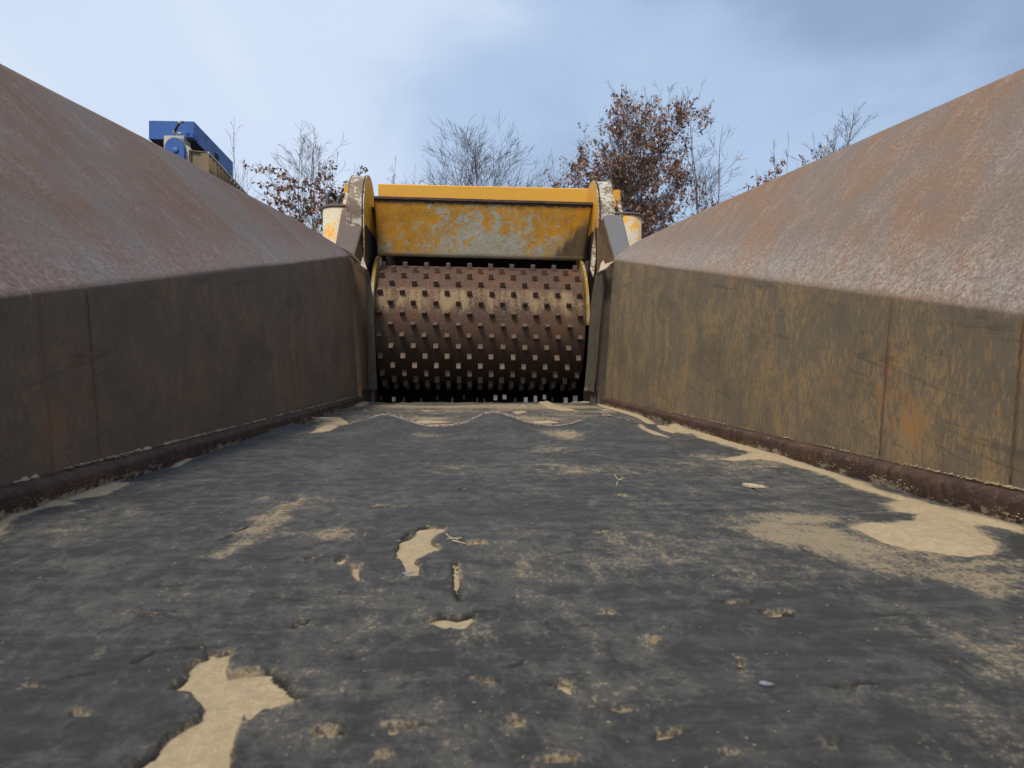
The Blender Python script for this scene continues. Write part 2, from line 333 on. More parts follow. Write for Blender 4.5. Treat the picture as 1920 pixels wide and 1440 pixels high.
# ------------------------------------------------------------------ mesh helpers
def link(name, me, mats, parent=None, smooth=False, kind=None):
    o = bpy.data.objects.new(name, me); COL.objects.link(o)
    for m in (mats if isinstance(mats, (list, tuple)) else [mats]): me.materials.append(M[m] if isinstance(m, str) else m)
    if parent: o.parent = parent
    if smooth: me.polygons.foreach_set('use_smooth', [True]*len(me.polygons))
    if kind: o['kind'] = kind
    return o
def pydata(name, vs, fs, mats, parent=None, smooth=False, uvs=None, mi=None, kind=None):
    me = bpy.data.meshes.new(name); me.from_pydata([tuple(v) for v in vs], [], fs); me.update()
    if uvs is not None:
        ul = me.uv_layers.new(name='UVMap'); idx = np.empty(len(me.loops), dtype=np.int32); me.loops.foreach_get('vertex_index', idx)
        ul.data.foreach_set('uv', np.asarray(uvs, dtype=np.float32)[idx].ravel())
    if mi is not None: me.polygons.foreach_set('material_index', mi)
    return link(name, me, mats, parent, smooth, kind)
def from_bm(name, bm, mats, parent=None, smooth=False, bevel=0.0, kind=None):
    if bevel: bmesh.ops.bevel(bm, geom=list(bm.edges), offset=bevel, segments=2, affect='EDGES', clamp_overlap=True)
    bmesh.ops.recalc_face_normals(bm, faces=bm.faces[:])
    me = bpy.data.meshes.new(name); bm.to_mesh(me); bm.free()
    return link(name, me, mats, parent, smooth, kind)
def hexa(bm, c):      # eight corners: bottom 4 then top 4
    v = [bm.verts.new(Vector(p)) for p in c]
    for f in ((0,3,2,1),(4,5,6,7),(0,1,5,4),(1,2,6,5),(2,3,7,6),(3,0,4,7)): bm.faces.new([v[i] for i in f])
def boxbm(x0, x1, y0, y1, z0, z1, bm=None):
    bm = bm or bmesh.new()
    hexa(bm, [(x0,y0,z0),(x1,y0,z0),(x1,y1,z0),(x0,y1,z0),(x0,y0,z1),(x1,y0,z1),(x1,y1,z1),(x0,y1,z1)]); return bm
def prism(bm, poly, off):   # polygon of 3-D points extruded along off
    a = [bm.verts.new(Vector(p)) for p in poly]; c = [bm.verts.new(Vector(p)+Vector(off)) for p in poly]; n = len(poly)
    bm.faces.new(a); bm.faces.new(c[::-1])
    for i in range(n): bm.faces.new([a[i], c[i], c[(i+1) % n], a[(i+1) % n]])
    return bm
def tube(bm, pts, r, seg=10):
    pts = [Vector(p) for p in pts]; rings = []; rr = r if isinstance(r, (list, tuple)) else [r]*len(pts)
    ref = Vector((0.3, 0.2, 1)).normalized()
    for i, p in enumerate(pts):
        d = (pts[min(i+1, len(pts)-1)]-pts[max(i-1, 0)]).normalized()
        u = d.cross(ref)
        if u.length < .1: u = d.cross(Vector((1, 0, 0)))
        u.normalize(); v = d.cross(u)
        rings.append([bm.verts.new(p+(u*math.cos(a)+v*math.sin(a))*rr[i]) for a in [2*PI*k/seg for k in range(seg)]])
    for a, c in zip(rings, rings[1:]):
        for k in range(seg): bm.faces.new([a[k], a[(k+1) % seg], c[(k+1) % seg], c[k]])
    bm.faces.new(rings[0][::-1]); bm.faces.new(rings[-1])
    return bm
def smooth_pts(pts, n=6):
    pts = [Vector(p) for p in pts]; out = []
    for i in range(len(pts)-1):
        p0, p1, p2, p3 = pts[max(i-1, 0)], pts[i], pts[i+1], pts[min(i+2, len(pts)-1)]
        for k in range(n):
            t = k/n; out.append(0.5*((2*p1)+(p2-p0)*t+(2*p0-5*p1+4*p2-p3)*t*t+(-p0+3*p1-3*p2+p3)*t**3))
    out.append(pts[-1]); return out
def thing(name, label, cat, loc=(0, 0, 0), group=None):
    o = bpy.data.objects.new(name, None); COL.objects.link(o); o.location = loc; o.empty_display_size = .1
    o['label'] = label; o['category'] = cat
    if group: o['group'] = group
    return o
def tag(o, label, cat, group=None):
    o['label'] = label; o['category'] = cat
    if group: o['group'] = group
    return o

# numpy value noise
_R = np.random.default_rng(5).random((256, 256)).astype(np.float32)
def vnoise(x, y):
    xi = np.floor(x).astype(int); yi = np.floor(y).astype(int); fx = x-xi; fy = y-yi
    fx = fx*fx*(3-2*fx); fy = fy*fy*(3-2*fy)
    g = lambda a, c: _R[a & 255, c & 255]
    return (g(xi, yi)*(1-fx)+g(xi+1, yi)*fx)*(1-fy)+(g(xi, yi+1)*(1-fx)+g(xi+1, yi+1)*fx)*fy
def fbm(x, y, o=4, g=.5):
    s = 0; a = 1; t = 0
    for k in range(o): s = s+a*vnoise(x*2**k+17.3*k, y*2**k+5.1*k); t += a; a *= g
    return s/t-.5

# ------------------------------------------------------------------ ground
gr = pydata('ground', [(-600,-600,-1.78),(600,-600,-1.78),(600,900,-1.78),(-600,900,-1.78)], [(0,1,2,3)], 'soil', kind='structure')

# ------------------------------------------------------------------ the grinder (one machine)
G = thing('wood_grinder', 'wood grinder seen from inside its rusty feed hopper, with yellow head and toothed feed roll', 'grinder', (0.05, 4.0, -1.78))
G['kind'] = 'thing'
del G['kind']
GP = Vector((0.05, 4.0, -1.78))
class _Par: pass
def gp(o):            # child of the grinder, keeps world coordinates
    o.parent = G; o.matrix_parent_inverse = Matrix.Translation(-GP); return o

# --- hopper sides: one bent sheet each, wall below the bend and flare above it
SIDE = {-1: dict(xb=.73, c0=.1125-.174*1.174, c1=.174, mat='hopL', end=4.60, top=[(0,118),(175,209),(350,300),(475,370),(560,415),(631,459)]),
         1: dict(xb=.822, c0=.0855-.175*1.037, c1=.175, mat='hopR', end=4.36, top=[(1920,128),(1725,214),(1530,300),(1350,380),(1200,450)])}
for s, q in SIDE.items():
    xb, c0, c1 = q['xb'], q['c0'], q['c1']
    tp = []
    for px, py in q['top']:
        r = ray(px, py); rx, rz = r[0]/r[1], r[2]/r[1]
        Y = (xb+.0114-.94*c0)/(s*rx-rz+.94*c1); tp.append((Y, rz*Y))
    tp.sort()
    ty = [a for a, _ in tp]; tz = [c for _, c in tp]
    ztop = lambda Y: float(np.interp(Y, ty, tz)) if Y <= ty[-1] else max(float(tz[-1]-(Y-ty[-1])*.25), c0+c1*Y+.001)
    NY, NW, NS = 150, 9, 26
    vs_, uv_ = [], []; Ys = np.linspace(-.9, q['end'], NY)
    zb = -.185; R0 = .016
    for Y in Ys:
        zc = c0+c1*Y; xc = xb+.06*(zc+.19); zt = ztop(Y); sl = max(zt-zc, .002)
        row = []
        for k in range(NW+1):                                   # wall
            t = k/(NW-1) if k < NW-1 else (.985 if k == NW-1 else 1.0); z = zb+(zc-R0*.4-zb)*t; row.append((xb+.06*(z+.19), z, -(zc-z)))
        for k in range(1, 6):                                   # bend
            t = k/6; a = (xb+.06*(zc-R0*.4+.19), zc-R0*.4); c = (xc+R0*.5, zc+R0*.5); m = (xc, zc)
            x = (1-t)**2*a[0]+2*t*(1-t)*m[0]+t*t*c[0]; z = (1-t)**2*a[1]+2*t*(1-t)*m[1]+t*t*c[1]; row.append((x, z, (z-zc)*(1 if z < zc else 1.41)))
        for k in range(NS+1):                                   # flare
            t = k/NS; d = R0*.5+(max(sl, R0*.6)-R0*.5)*t
            row.append((xc+d, zc+d, d*1.414))
        row += [(row[-1][0]+.004, row[-1][1]+.001, row[-1][2]+.004), (row[-1][0]+.010, row[-1][1]-.004, row[-1][2]+.012), (row[-1][0]+.011, row[-1][1]-.035, row[-1][2]+.04)]
        for x, z, v in row:
            n = .006*float(fbm(np.array(Y*1.3+s*9), np.array(v*1.5+3), 3))
            vs_.append((s*(x+n), Y, z-n*(v > 0))); uv_.append((Y, v))
    K = NW+1+5+NS+1+3
    fs = []; split = NW
    fl = {0: [], 1: []}
    for i in range(NY-1):
        for k in range(K-1):
            a = i*K+k; f = (a, a+1, a+K+1, a+K) if s > 0 else (a, a+K, a+K+1, a+1)
            fl[0 if k < split else 1].append(f)
    for part, nm in ((0, 'side_wall'), (1, 'flare_panel')):
        used = sorted({i for f in fl[part] for i in f}); mp_ = {u: j for j, u in enumerate(used)}
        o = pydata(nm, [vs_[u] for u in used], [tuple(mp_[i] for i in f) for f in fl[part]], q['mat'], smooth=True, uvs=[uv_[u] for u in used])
        so_ = o.modifiers.new('thick', 'SOLIDIFY'); so_.thickness = .008; so_.offset = -1; so_.use_rim = False
        gp(o)
        o['label'] = {(-1, 0): 'dark grey left hopper wall with faint rust runs', (-1, 1): 'sloping left flare panel, scratched purple grey steel',
                      (1, 0): 'olive and ochre stained right hopper wall', (1, 1): 'sloping right flare panel, scratched tan rusty steel'}[(s, part)]
    # --- raised vertical welds where wall sheets meet
    for Yw in ((1.435,) if s < 0 else (1.388, 1.038)):
        zc = c0+c1*Yw; pts = []
        for k in range(31):
            z = zb+.01+(zc-.02-zb)*k/30; pts.append((s*(xb+.06*(z+.19)), Yw+.0015*math.sin(k*1.7), z))
        gp(from_bm('weld_seam', tube(bmesh.new(), pts, [.0009+.0004*math.sin(k*2.9) for k in range(31)], 5), 'steelbrown', smooth=True))
    # --- base rail with rounded nose, sand lying on its back edge
    x0 = .70 if s < 0 else .80
    prof = [(x0+.006, -.262), (x0+.004, -.222), (x0, -.200), (x0+.003, -.192), (x0+.009, -.188), (x0+.034, -.184), (x0+.036, -.262)]
    bm = bmesh.new(); n = 120; rings = []
    for i in range(n+1):
        Y = -.9+(q['end']+.9)*i/n
        rings.append([bm.verts.new((s*(x+.004*float(fbm(np.array(Y*9+s), np.array(j*3.)))), Y, z+.0025*float(fbm(np.array(Y*14+5*s), np.array(j*2.)) if 1 < j < 6 else 0))) for j, (x, z) in enumerate(prof)])
    for a, c in zip(rings, rings[1:]):
        for k in range(len(prof)-1): bm.faces.new([a[k], a[k+1], c[k+1], c[k]])
    gp(from_bm('base_rail', bm, 'railface', smooth=True))

# --- floor plate
gp(from_bm('floor_plate', boxbm(-.75, .85, -.9, 4.66, -.29, -.262), 'dark'))

# --- assembly helpers: the head leans slightly down to the right
def tz(x): return -.012*(x-.05)
XL, XR = -.645, .765   # drum ends
RC = Vector((0, 5.204, .302)); RR = .426
def rollpt(x, phi, r): return (x, RC.y-r*math.cos(phi), RC.z+r*math.sin(phi)+tz(x))

bm_v, bm_f, bm_u = [], [], []
NA, NX = 72, 24
for i in range(NA+1):
    phi = -PI*.95+2*PI*.98*i/NA
    for j in range(NX+1):
        x = XL+(XR-XL)*j/NX; bm_v.append(rollpt(x, phi, RR)); bm_u.append((x, phi))
for i in range(NA):
    for j in range(NX):
        a = i*(NX+1)+j; bm_f.append((a, a+1, a+NX+2, a+NX+1))
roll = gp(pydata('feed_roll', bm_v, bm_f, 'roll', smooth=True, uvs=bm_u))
roll['label'] = 'rusty drum set with staggered square teeth'

def tooth_mesh(seed):
    rnd = random.Random(seed); bm = bmesh.new(); w_, h_ = .0165, .042
    j = lambda a=.0018: rnd.uniform(-a, a)
    # local x axial, y tangential (up on the camera side), z radial. upper side ramps down, lower side is cut straight
    base = [(-w_, -.019), (w_, -.019), (w_, .019), (-w_, .019)]
    top = [(-w_*.92, -.006), (w_*.92, -.006), (w_*.90, .003), (-w_*.90, .003)]
    lo = [bm.verts.new((x, y, -.006)) for x, y in base]; hi = [bm.verts.new((x+j(), y+j(), h_+j(.002))) for x, y in top]
    bm.faces.new(lo[::-1]); tf = bm.faces.new(hi)
    for i in range(4): bm.faces.new([lo[i], lo[(i+1) % 4], hi[(i+1) % 4], hi[i]])
    bmesh.ops.bevel(bm, geom=[e for e in bm.edges if all(v in hi for v in e.verts)], offset=.0025, segments=1, affect='EDGES')
    bmesh.ops.recalc_face_normals(bm, faces=bm.faces[:])
    me = bpy.data.meshes.new('tooth'); bm.to_mesh(me); bm.free(); me.materials.append(M['tooth']); me.materials.append(M['tip'])
    for p in me.polygons:
        if p.normal.z > .6 or p.normal.y > .5: p.material_index = 1
    return me
TM = [tooth_mesh(k) for k in range(6)]
dph, ph0 = .17229, .98966
rnd = random.Random(3)
for i in range(-1, 16):
    phi = ph0-i*dph
    full = (i % 2 == 1)
    # rows alternate ten and nine teeth
    xs = [-.616+.1495*k for k in range(10)] if full else [-.541+.1495*k for k in range(9)]
    for x in xs:
        t_ = bpy.data.objects.new('tooth', rnd.choice(TM)); COL.objects.link(t_)
        rad = Vector((0, -math.cos(phi), math.sin(phi))); tan = Vector((0, math.sin(phi), math.cos(phi)))
        Mx = Matrix((Vector((1, 0, 0)), tan, rad)).transposed().to_4x4(); Mx.translation = Vector(rollpt(x+rnd.uniform(-.002, .002), phi, RR))
        Mx = Mx @ Matrix.Rotation(rnd.uniform(-.06, .06), 4, 'Z')
        t_.parent = roll; t_.matrix_parent_inverse = Matrix.Identity(4); t_.matrix_local = Mx

# --- curved yellow cheek plates beside the roll
for x0, x1 in ((XL-.026, XL-.004), (XR+.004, XR+.022)):
    poly = [(0, 0, 0)]; pts = []
    for k in range(25):
        ph = math.radians(95-k*4.0); pts.append((RC.y-.492*math.cos(ph), RC.z+.492*math.sin(ph)))
    inner = [(RC.y-.36*math.cos(math.radians(a)), RC.z+.36*math.sin(math.radians(a))) for a in (-1, 30, 60, 95)]
    pl = [(x0, y, z+tz(x0)) for y, z in pts]+[(x0, y, z+tz(x0)) for y, z in inner]
    bm = prism(bmesh.new(), pl, (x1-x0, 0, 0)); gp(from_bm('cheek_plate', bm, 'cheek', bevel=.0015))

# --- baffle plate with thick rusty lip
Yt, Yb = 4.97, 5.06
c = [P(701,371,Yt), P(1112,383,Yt), P(1096,489,Yb), P(707,479,Yb)]
nx, nz = 60, 18; vs_, uv_, fs = [], [], []
for i in range(nz+1):
    for j in range(nx+1):
        u, v = j/nx, i/nz; a = c[0].lerp(c[1], u); d = c[3].lerp(c[2], u); p = d.lerp(a, v)
        p.y += .006*float(fbm(np.array(u*5), np.array(v*3+2), 3)); p.z += .003*float(fbm(np.array(u*40), np.array(1.), 2))*(i == 0)
        vs_.append(p); uv_.append(((u-.5)*1.5, (v-.5)*.40))
for i in range(nz):
    for j in range(nx): a = i*(nx+1)+j; fs.append((a, a+1, a+nx+2, a+nx+1))
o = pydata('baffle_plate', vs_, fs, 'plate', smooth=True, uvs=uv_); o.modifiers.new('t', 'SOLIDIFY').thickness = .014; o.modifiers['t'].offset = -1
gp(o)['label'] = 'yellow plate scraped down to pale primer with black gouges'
bm = bmesh.new(); N_ = 60
rings = []
for j in range(N_+1):
    u = j/N_; p = c[0].lerp(c[1], u)+Vector((0, -.004, .004)); n1 = .004*float(fbm(np.array(u*38), np.array(3.), 3)); n2 = .006*float(fbm(np.array(u*60), np.array(9.), 3))
    rings.append([bm.verts.new(p+Vector(d)) for d in ((0, -.008+n1, -.010+n2), (0, .018, -.008), (0, .018, .006+n1), (0, -.006+n1, .007+n1))])
for a, d in zip(rings, rings[1:]):
    for k in range(4): bm.faces.new([a[k], a[(k+1) % 4], d[(k+1) % 4], d[k]])
bm.faces.new(rings[0]); bm.faces.new(rings[-1][::-1])
lip = from_bm('plate_lip', bm, 'edge'); lip.data.materials[0] = M['rail']; gp(lip)
# brackets closing the plate's lower corners
for pl in ([P(708,482,5.09), P(715,484,5.09), P(712,520,5.00), P(707,560,4.95), P(705,560,4.95), P(706,500,5.0)],):
    gp(from_bm('corner_strip', prism(bmesh.new(), pl, (0, .02, 0)), 'yelworn'))
pl = [P(1091,489,5.07), P(1104,489,5.07), P(1101,560,5.07), P(1095,545,5.07)]
gp(from_bm('corner_strip', prism(bmesh.new(), pl, (0, .02, 0)), 'strip'))

# --- header beam behind the plate
a, d = P(709,344,5.30), P(1104,353,5.30)
bm = bmesh.new(); nb = 40; rings = []
for j in range(nb+1):
    u = j/nb; p = a.lerp(d, u); n1 = .006*float(fbm(np.array(u*7), np.array(1.), 3))
    rings.append([bm.verts.new(Vector((p.x, y, z))) for y, z in ((5.30+n1, p.z-.22), (5.30+n1, p.z-.008+n1*.7), (5.31, p.z+n1*.7), (5.62, p.z+n1*.5), (5.62, p.z-.22))])
for q1, q2 in zip(rings, rings[1:]):
    for k in range(5): bm.faces.new([q1[k], q1[(k+1) % 5], q2[(k+1) % 5], q2[k]])
bm.faces.new(rings[0]); bm.faces.new(rings[-1][::-1])
gp(from_bm('header_beam', bm, 'yellow'))
# --- housing behind and around the roll (dark inside)
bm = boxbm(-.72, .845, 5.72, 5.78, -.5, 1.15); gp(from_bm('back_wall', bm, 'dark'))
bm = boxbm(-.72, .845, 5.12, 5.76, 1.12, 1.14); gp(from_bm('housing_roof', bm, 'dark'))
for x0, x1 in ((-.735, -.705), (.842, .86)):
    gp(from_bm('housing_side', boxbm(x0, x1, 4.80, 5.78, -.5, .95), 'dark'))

# --- arm housings: thick round-nosed plates
def arm(x0, x1, yf, yb, zt, inner):
    r = (yb-yf)/2; yc = (yf+yb)/2; prof = [(yf+.02, -.3)]
    prof += [(yc-r*math.cos(a), zt-r+r*math.sin(a)) for a in [PI*k/28 for k in range(29)]]
    prof += [(yb, -.3)]
    n = len(prof); bm = bmesh.new()
    A = [bm.verts.new((x0, y, z)) for y, z in prof]; B = [bm.verts.new((x1, y, z)) for y, z in prof]
    bm.faces.new(A).material_index = 1; bm.faces.new(B[::-1]).material_index = 1
    for i in range(n-1): bm.faces.new([A[i], A[i+1], B[i+1], B[i]])
    bm.normal_update()
    e = [e for e in bm.edges if len(e.link_faces) == 2 and e.link_faces[0].material_index != e.link_faces[1].material_index]
    bmesh.ops.bevel(bm, geom=e, offset=.006, segments=2, affect='EDGES')
    o = gp(from_bm('arm_housing', bm, ['cream', 'yelside']))
    o['label'] = 'round nosed arm housing, scuffed cream nose and orange side'
    # black seam following the rim on the inner side
    xi = x1 if inner > 0 else x0
    pts = [(xi-inner*.012, yc-(r+.003)*math.cos(a), zt-r+(r+.003)*math.sin(a)) for a in [PI*k/40-.0 for k in range(26)]]
    pts = [(xi-inner*.012, yf-.003, .45), (xi-inner*.012, yf-.003, zt-r-.2), (xi-inner*.012, yf-.003, zt-r-.05)]+pts
    gp(from_bm('rim_seam', tube(bmesh.new(), pts, .0045, 6), 'gasket', smooth=True))
hl = P(686,333,5.05); hr = P(1128,343,5.05)
arm(-.825, -.712, 4.76, 5.34, hl.z, 1)
arm(.848, .957, 4.76, 5.34, hr.z, -1)
# side ribs flanking the plate
gp(from_bm('guard_strip', prism(bmesh.new(), [P(1118,405,4.84), P(1124,420,4.84), P(1119,470,4.82), P(1113,520,4.80), P(1107,505,4.82), P(1112,455,4.84)], (0, .03, 0)), 'cream', bevel=.002))

# --- gussets that close the hopper corners
def gusset(s, A, B, C, D, D2, Em, label):
    nrm = (C-A).cross(D-A)
    fix = lambda v: v*(A.dot(nrm)/v.dot(nrm))
    B, D2 = fix(B), fix(D2); bm = bmesh.new(); off = Vector((0, .10, -.02))
    pts = [A, B, C, D, D2]
    prism(bm, pts, off)
    o = gp(from_bm('gusset', bm, 'steel' if s < 0 else 'bluesteel', bevel=.010)); o['label'] = label
    bm = bmesh.new(); prism(bm, [A+Vector((0, -.002, 0)), D2+Vector((0, -.002, 0)), Em[0], Em[1]], (s*.012, .004, 0))
    gp(from_bm('gusset_side', bm, 'steelbrown', bevel=.0015))
gusset(-1, P(664,481,4.60), P(628,460,4.50), P(641,390,4.86), P(679,392,4.86), P(686,401,4.86), [P(690,420,4.94), P(688,503,4.80)],
       'leaning left gusset of dull purple grey steel')
gusset(1, P(1151,489,4.34), P(1184,471,4.26), P(1167,402,4.62), P(1136,402,4.62), P(1129,409,4.62), [P(1120,428,4.72), P(1119,509,4.58)],
       'leaning right gusset with a blue grey polished face')
# wall end strips beside the roll
pl = [P(655,482,4.62), P(688,503,4.64), P(696,560,4.66), P(701,640,4.68), P(703,756,4.70), P(655,770,4.62), P(650,560,4.62)]
gp(from_bm('end_plate', prism(bmesh.new(), pl, (-.0, .012, 0)), 'steelbrown'))
pl = [P(687,503,4.63), P(692,512,4.64), P(700,570,4.66), P(707,731,4.68), P(691,731,4.64), P(688,600,4.63)]
gp(from_bm('deflector_strip', prism(bmesh.new(), pl, (0, .018, 0)), 'strip', bevel=.003))
pl = [P(1160,489,4.38), P(1120,508,4.42), P(1112,640,4.44), P(1106,756,4.46), P(1160,770,4.38), P(1170,640,4.38)]
gp(from_bm('end_plate', prism(bmesh.new(), pl, (0, .012, 0)), 'strip'))
pl = [P(1134,507,4.36), P(1117,514,4.40), P(1108,570,4.42), P(1101,677,4.44), P(1096,732,4.45), P(1114,736,4.42), P(1118,700,4.40)]
gp(from_bm('deflector_strip', prism(bmesh.new(), pl, (0, .018, 0)), 'strip', bevel=.003))
bm = bmesh.new(); bmesh.ops.create_icosphere(bm, subdivisions=2, radius=.014, matrix=Matrix.Translation(P(1099,731,4.42)))
gp(from_bm('weld_blob', bm, 'steel', smooth=True))
# sill corners under the strips
for (x, y0) in ((-.76, 4.66), (.80, 4.44)):
    gp(from_bm('sill_block', boxbm(x if x < 0 else x-.02, x+.10 if x < 0 else x+.10, y0, y0+.5, -.262, -.14), 'dark'))
# torn paint flaps
for poly in ([P(676,497,4.56), P(680,481,4.60), P(684,492,4.58), P(688,505,4.55)], [P(1123,509,4.30), P(1127,493,4.36), P(1131,488,4.37), P(1135,495,4.33), P(1151,489,4.29), P(1137,503,4.29)]):
    bm = bmesh.new(); prism(bm, poly, (0, .004, 0)); gp(from_bm('paint_flap', bm, 'flap'))
# welds / bead along the gusset foot
for a, d in ((P(664,482,4.585), P(689,505,4.60)), (P(1152,490,4.325), P(1119,511,4.38))):
    pts = [a.lerp(d, k/14)+Vector((0, 0, .003*math.sin(k*2.3))) for k in range(15)]
    gp(from_bm('weld_bead', tube(bmesh.new(), pts, .005, 6), 'tan', smooth=True))
# seam line on the end plates
for a, m_, d in ((P(684,504,4.615), P(688,600,4.62), P(691,738,4.60)), (P(1134,509,4.345), P(1127,620,4.335), P(1118,740,4.345))):
    gp(from_bm('weld_seam', tube(bmesh.new(), smooth_pts([a, m_, d], 10), .003, 5), 'rail', smooth=True))

# --- cylinder covers with dark rim
def cover(xc, yc, r, zt, zb, label):
    bm = bmesh.new(); seg = 40
    ring = lambda z, rr: [bm.verts.new((xc+rr*math.cos(a), yc+rr*math.sin(a), z)) for a in [2*PI*k/seg for k in range(seg)]]
    R = [ring(zb, r), ring(zt, r), ring(zt, r-.012), ring(zb, r-.012)]
    for a, c_ in zip(R, R[1:]):
        for k in range(seg): bm.faces.new([a[k], a[(k+1) % seg], c_[(k+1) % seg], c_[k]])
    o = gp(from_bm('cylinder_cover', bm, 'yelworn', smooth=True)); o['label'] = label
    bm = bmesh.new(); seg2 = 8; rings = []
    for k in range(seg):
        a = 2*PI*k/seg; ct = Vector((xc+(r-.004)*math.cos(a), yc+(r-.004)*math.sin(a), zt))
        rings.append([bm.verts.new(ct+Vector((math.cos(a)*.014*math.cos(b_), math.sin(a)*.014*math.cos(b_), .011*math.sin(b_)))) for b_ in [2*PI*j/seg2 for j in range(seg2)]])
    for k in range(seg):
        a, c_ = rings[k], rings[(k+1) % seg]
        for j in range(seg2): bm.faces.new([a[j], a[(j+1) % seg2], c_[(j+1) % seg2], c_[j]])
    rim = from_bm('cover_rim', bm, 'steel', smooth=True); rim.parent = o
pl_ = P(606,400,5.06); ztl = P(620,389,5.0).z; pr_ = P(1202,410,4.96); ztr = P(1190,404,4.9).z
cover(pl_.x+.125, 5.06, .125, ztl, .3, 'worn cream and yellow cover tube on the left')
cover(pr_.x-.125, 4.96, .125, ztr, .3, 'cover tube on the right, white above and orange below')
# posts
def bar(a, d, wx, wy, nm, m):
    a, d = Vector(a), Vector(d); bm = bmesh.new()
    hexa(bm, [a+Vector((-wx, -wy, 0)), a+Vector((wx, -wy, 0)), a+Vector((wx, wy, 0)), a+Vector((-wx, wy, 0)), d+Vector((-wx, -wy, 0)), d+Vector((wx, -wy, 0)), d+Vector((wx, wy, 0)), d+Vector((-wx, wy, 0))])
    return gp(from_bm(nm, bm, m, bevel=.004))
bar(P(653,372,5.3), P(653.5,348,5.3), .026, .04, 'hinge_block', 'yellow')
bar(P(643,396,5.0), P(653,362,5.06), .014, .022, 'strut', 'cream')
bar(P(1156,390,5.3), P(1155,358,5.3), .024, .04, 'hinge_block', 'yellow')
bar(P(1165,406,4.85), P(1158,376,4.95), .012, .022, 'strut', 'cream')
gp(from_bm('bracket', boxbm(P(656,380,5.2).x, P(664,380,5.2).x, 5.12, 5.2, .8, 1.14), 'dark'))
gp(from_bm('bracket', boxbm(P(1149,380,5.2).x, P(1156,380,5.2).x, 5.12, 5.2, .8, 1.10), 'dark'))
# hoses
for pts in ([P(617,420,5.08), P(615,385,5.08), P(614,370,5.10), P(620,363,5.12), P(628,370,5.16), P(634,384,5.2), P(640,410,5.2)],
            [P(632,400,5.04), P(633,382,5.05), P(638,370,5.08), P(646,367,5.14), P(652,380,5.2)]):
    gp(from_bm('hydraulic_hose', tube(bmesh.new(), smooth_pts(pts, 6), .016, 10), 'hose', smooth=True))
gp(from_bm('hydraulic_hose', tube(bmesh.new(), smooth_pts([P(1168,420,5.0), P(1170,396,5.05), P(1176,393,5.1), P(1186,400,5.15), P(1190,420,5.15)], 6), .014, 10), 'hose', smooth=True))

# --- cutter drum below the roll, sun on the wide tips painted as pale colour
bm = bmesh.new(); seg = 40
bmesh.ops.create_cone(bm, cap_ends=True, segments=seg, radius1=.34, radius2=.34, depth=1.46, matrix=Matrix.Translation((.06, 5.36+.0, -.565)) @ Matrix.Rotation(PI/2, 4, 'Y'))
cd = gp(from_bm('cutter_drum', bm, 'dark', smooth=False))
tips = [(738,746,6,3), (714,744,3,3), (820,744,2,3), (895,747,3,3), (870,742,2,2), (929,743,7,4), (946,742,7,3), (986,747,7,4), (1004,745,6,6), (1021,742,6,3), (1061,748,7,5), (1079,745,8,6), (790,749,3,5), (757,748,4,4), (848,748,4,4), (966,748,4,4), (1036,746,3,2), (908,749,3,3)]
for k, (px, py, wx, hz) in enumerate(tips):
    p = P(px, py, 5.02); bm = bmesh.new(); hx, hh = wx/2/265, hz/2/265
    boxbm(p.x-hx, p.x+hx, p.y, p.y+.05, p.z-hh*1.2-.02, p.z+hh, bm)
    t_ = from_bm('cutter_tip', bm, 'bright' if wx > 5 else 'tooth', bevel=.002); t_.parent = cd

# ------------------------------------------------------------------ rubber sheets and sand on the feed floor
def poly_sdf(X, Y, poly):
    """signed distance, positive inside"""
    P_ = np.array(poly, dtype=np.float64); d = np.full(X.shape, 1e9); ins = np.zeros(X.shape, bool)
    n = len(P_)
    for i in range(n):
        ax, ay = P_[i]; bx, by = P_[(i+1) % n]; ex, ey = bx-ax, by-ay; l = ex*ex+ey*ey+1e-12
        t = np.clip(((X-ax)*ex+(Y-ay)*ey)/l, 0, 1); d = np.minimum(d, (X-ax-t*ex)**2+(Y-ay-t*ey)**2)
        cnd = ((ay > Y) != (by > Y)) & (X < (bx-ax)*(Y-ay)/(by-ay+1e-12)+ax); ins ^= cnd
    d = np.sqrt(d); return np.where(ins, d, -d)
def blob(px, py, wx, wy, n=13, sd_=0, lean=0):
    rr = random.Random(int(px*13+py*7+sd_)); return [(px+.85*wx*math.cos(a)*q_, py+.75*wy*math.sin(a)*q_) for a, q_ in [(2*PI*k/n, rr.uniform(.12, 1.25)) for k in range(n)]]
def c8(l): return [(200+x/2.526, 960+y/2.526) for x, y in l]
def c2(l): return [(960+x/2, 720+y/2) for x, y in l]
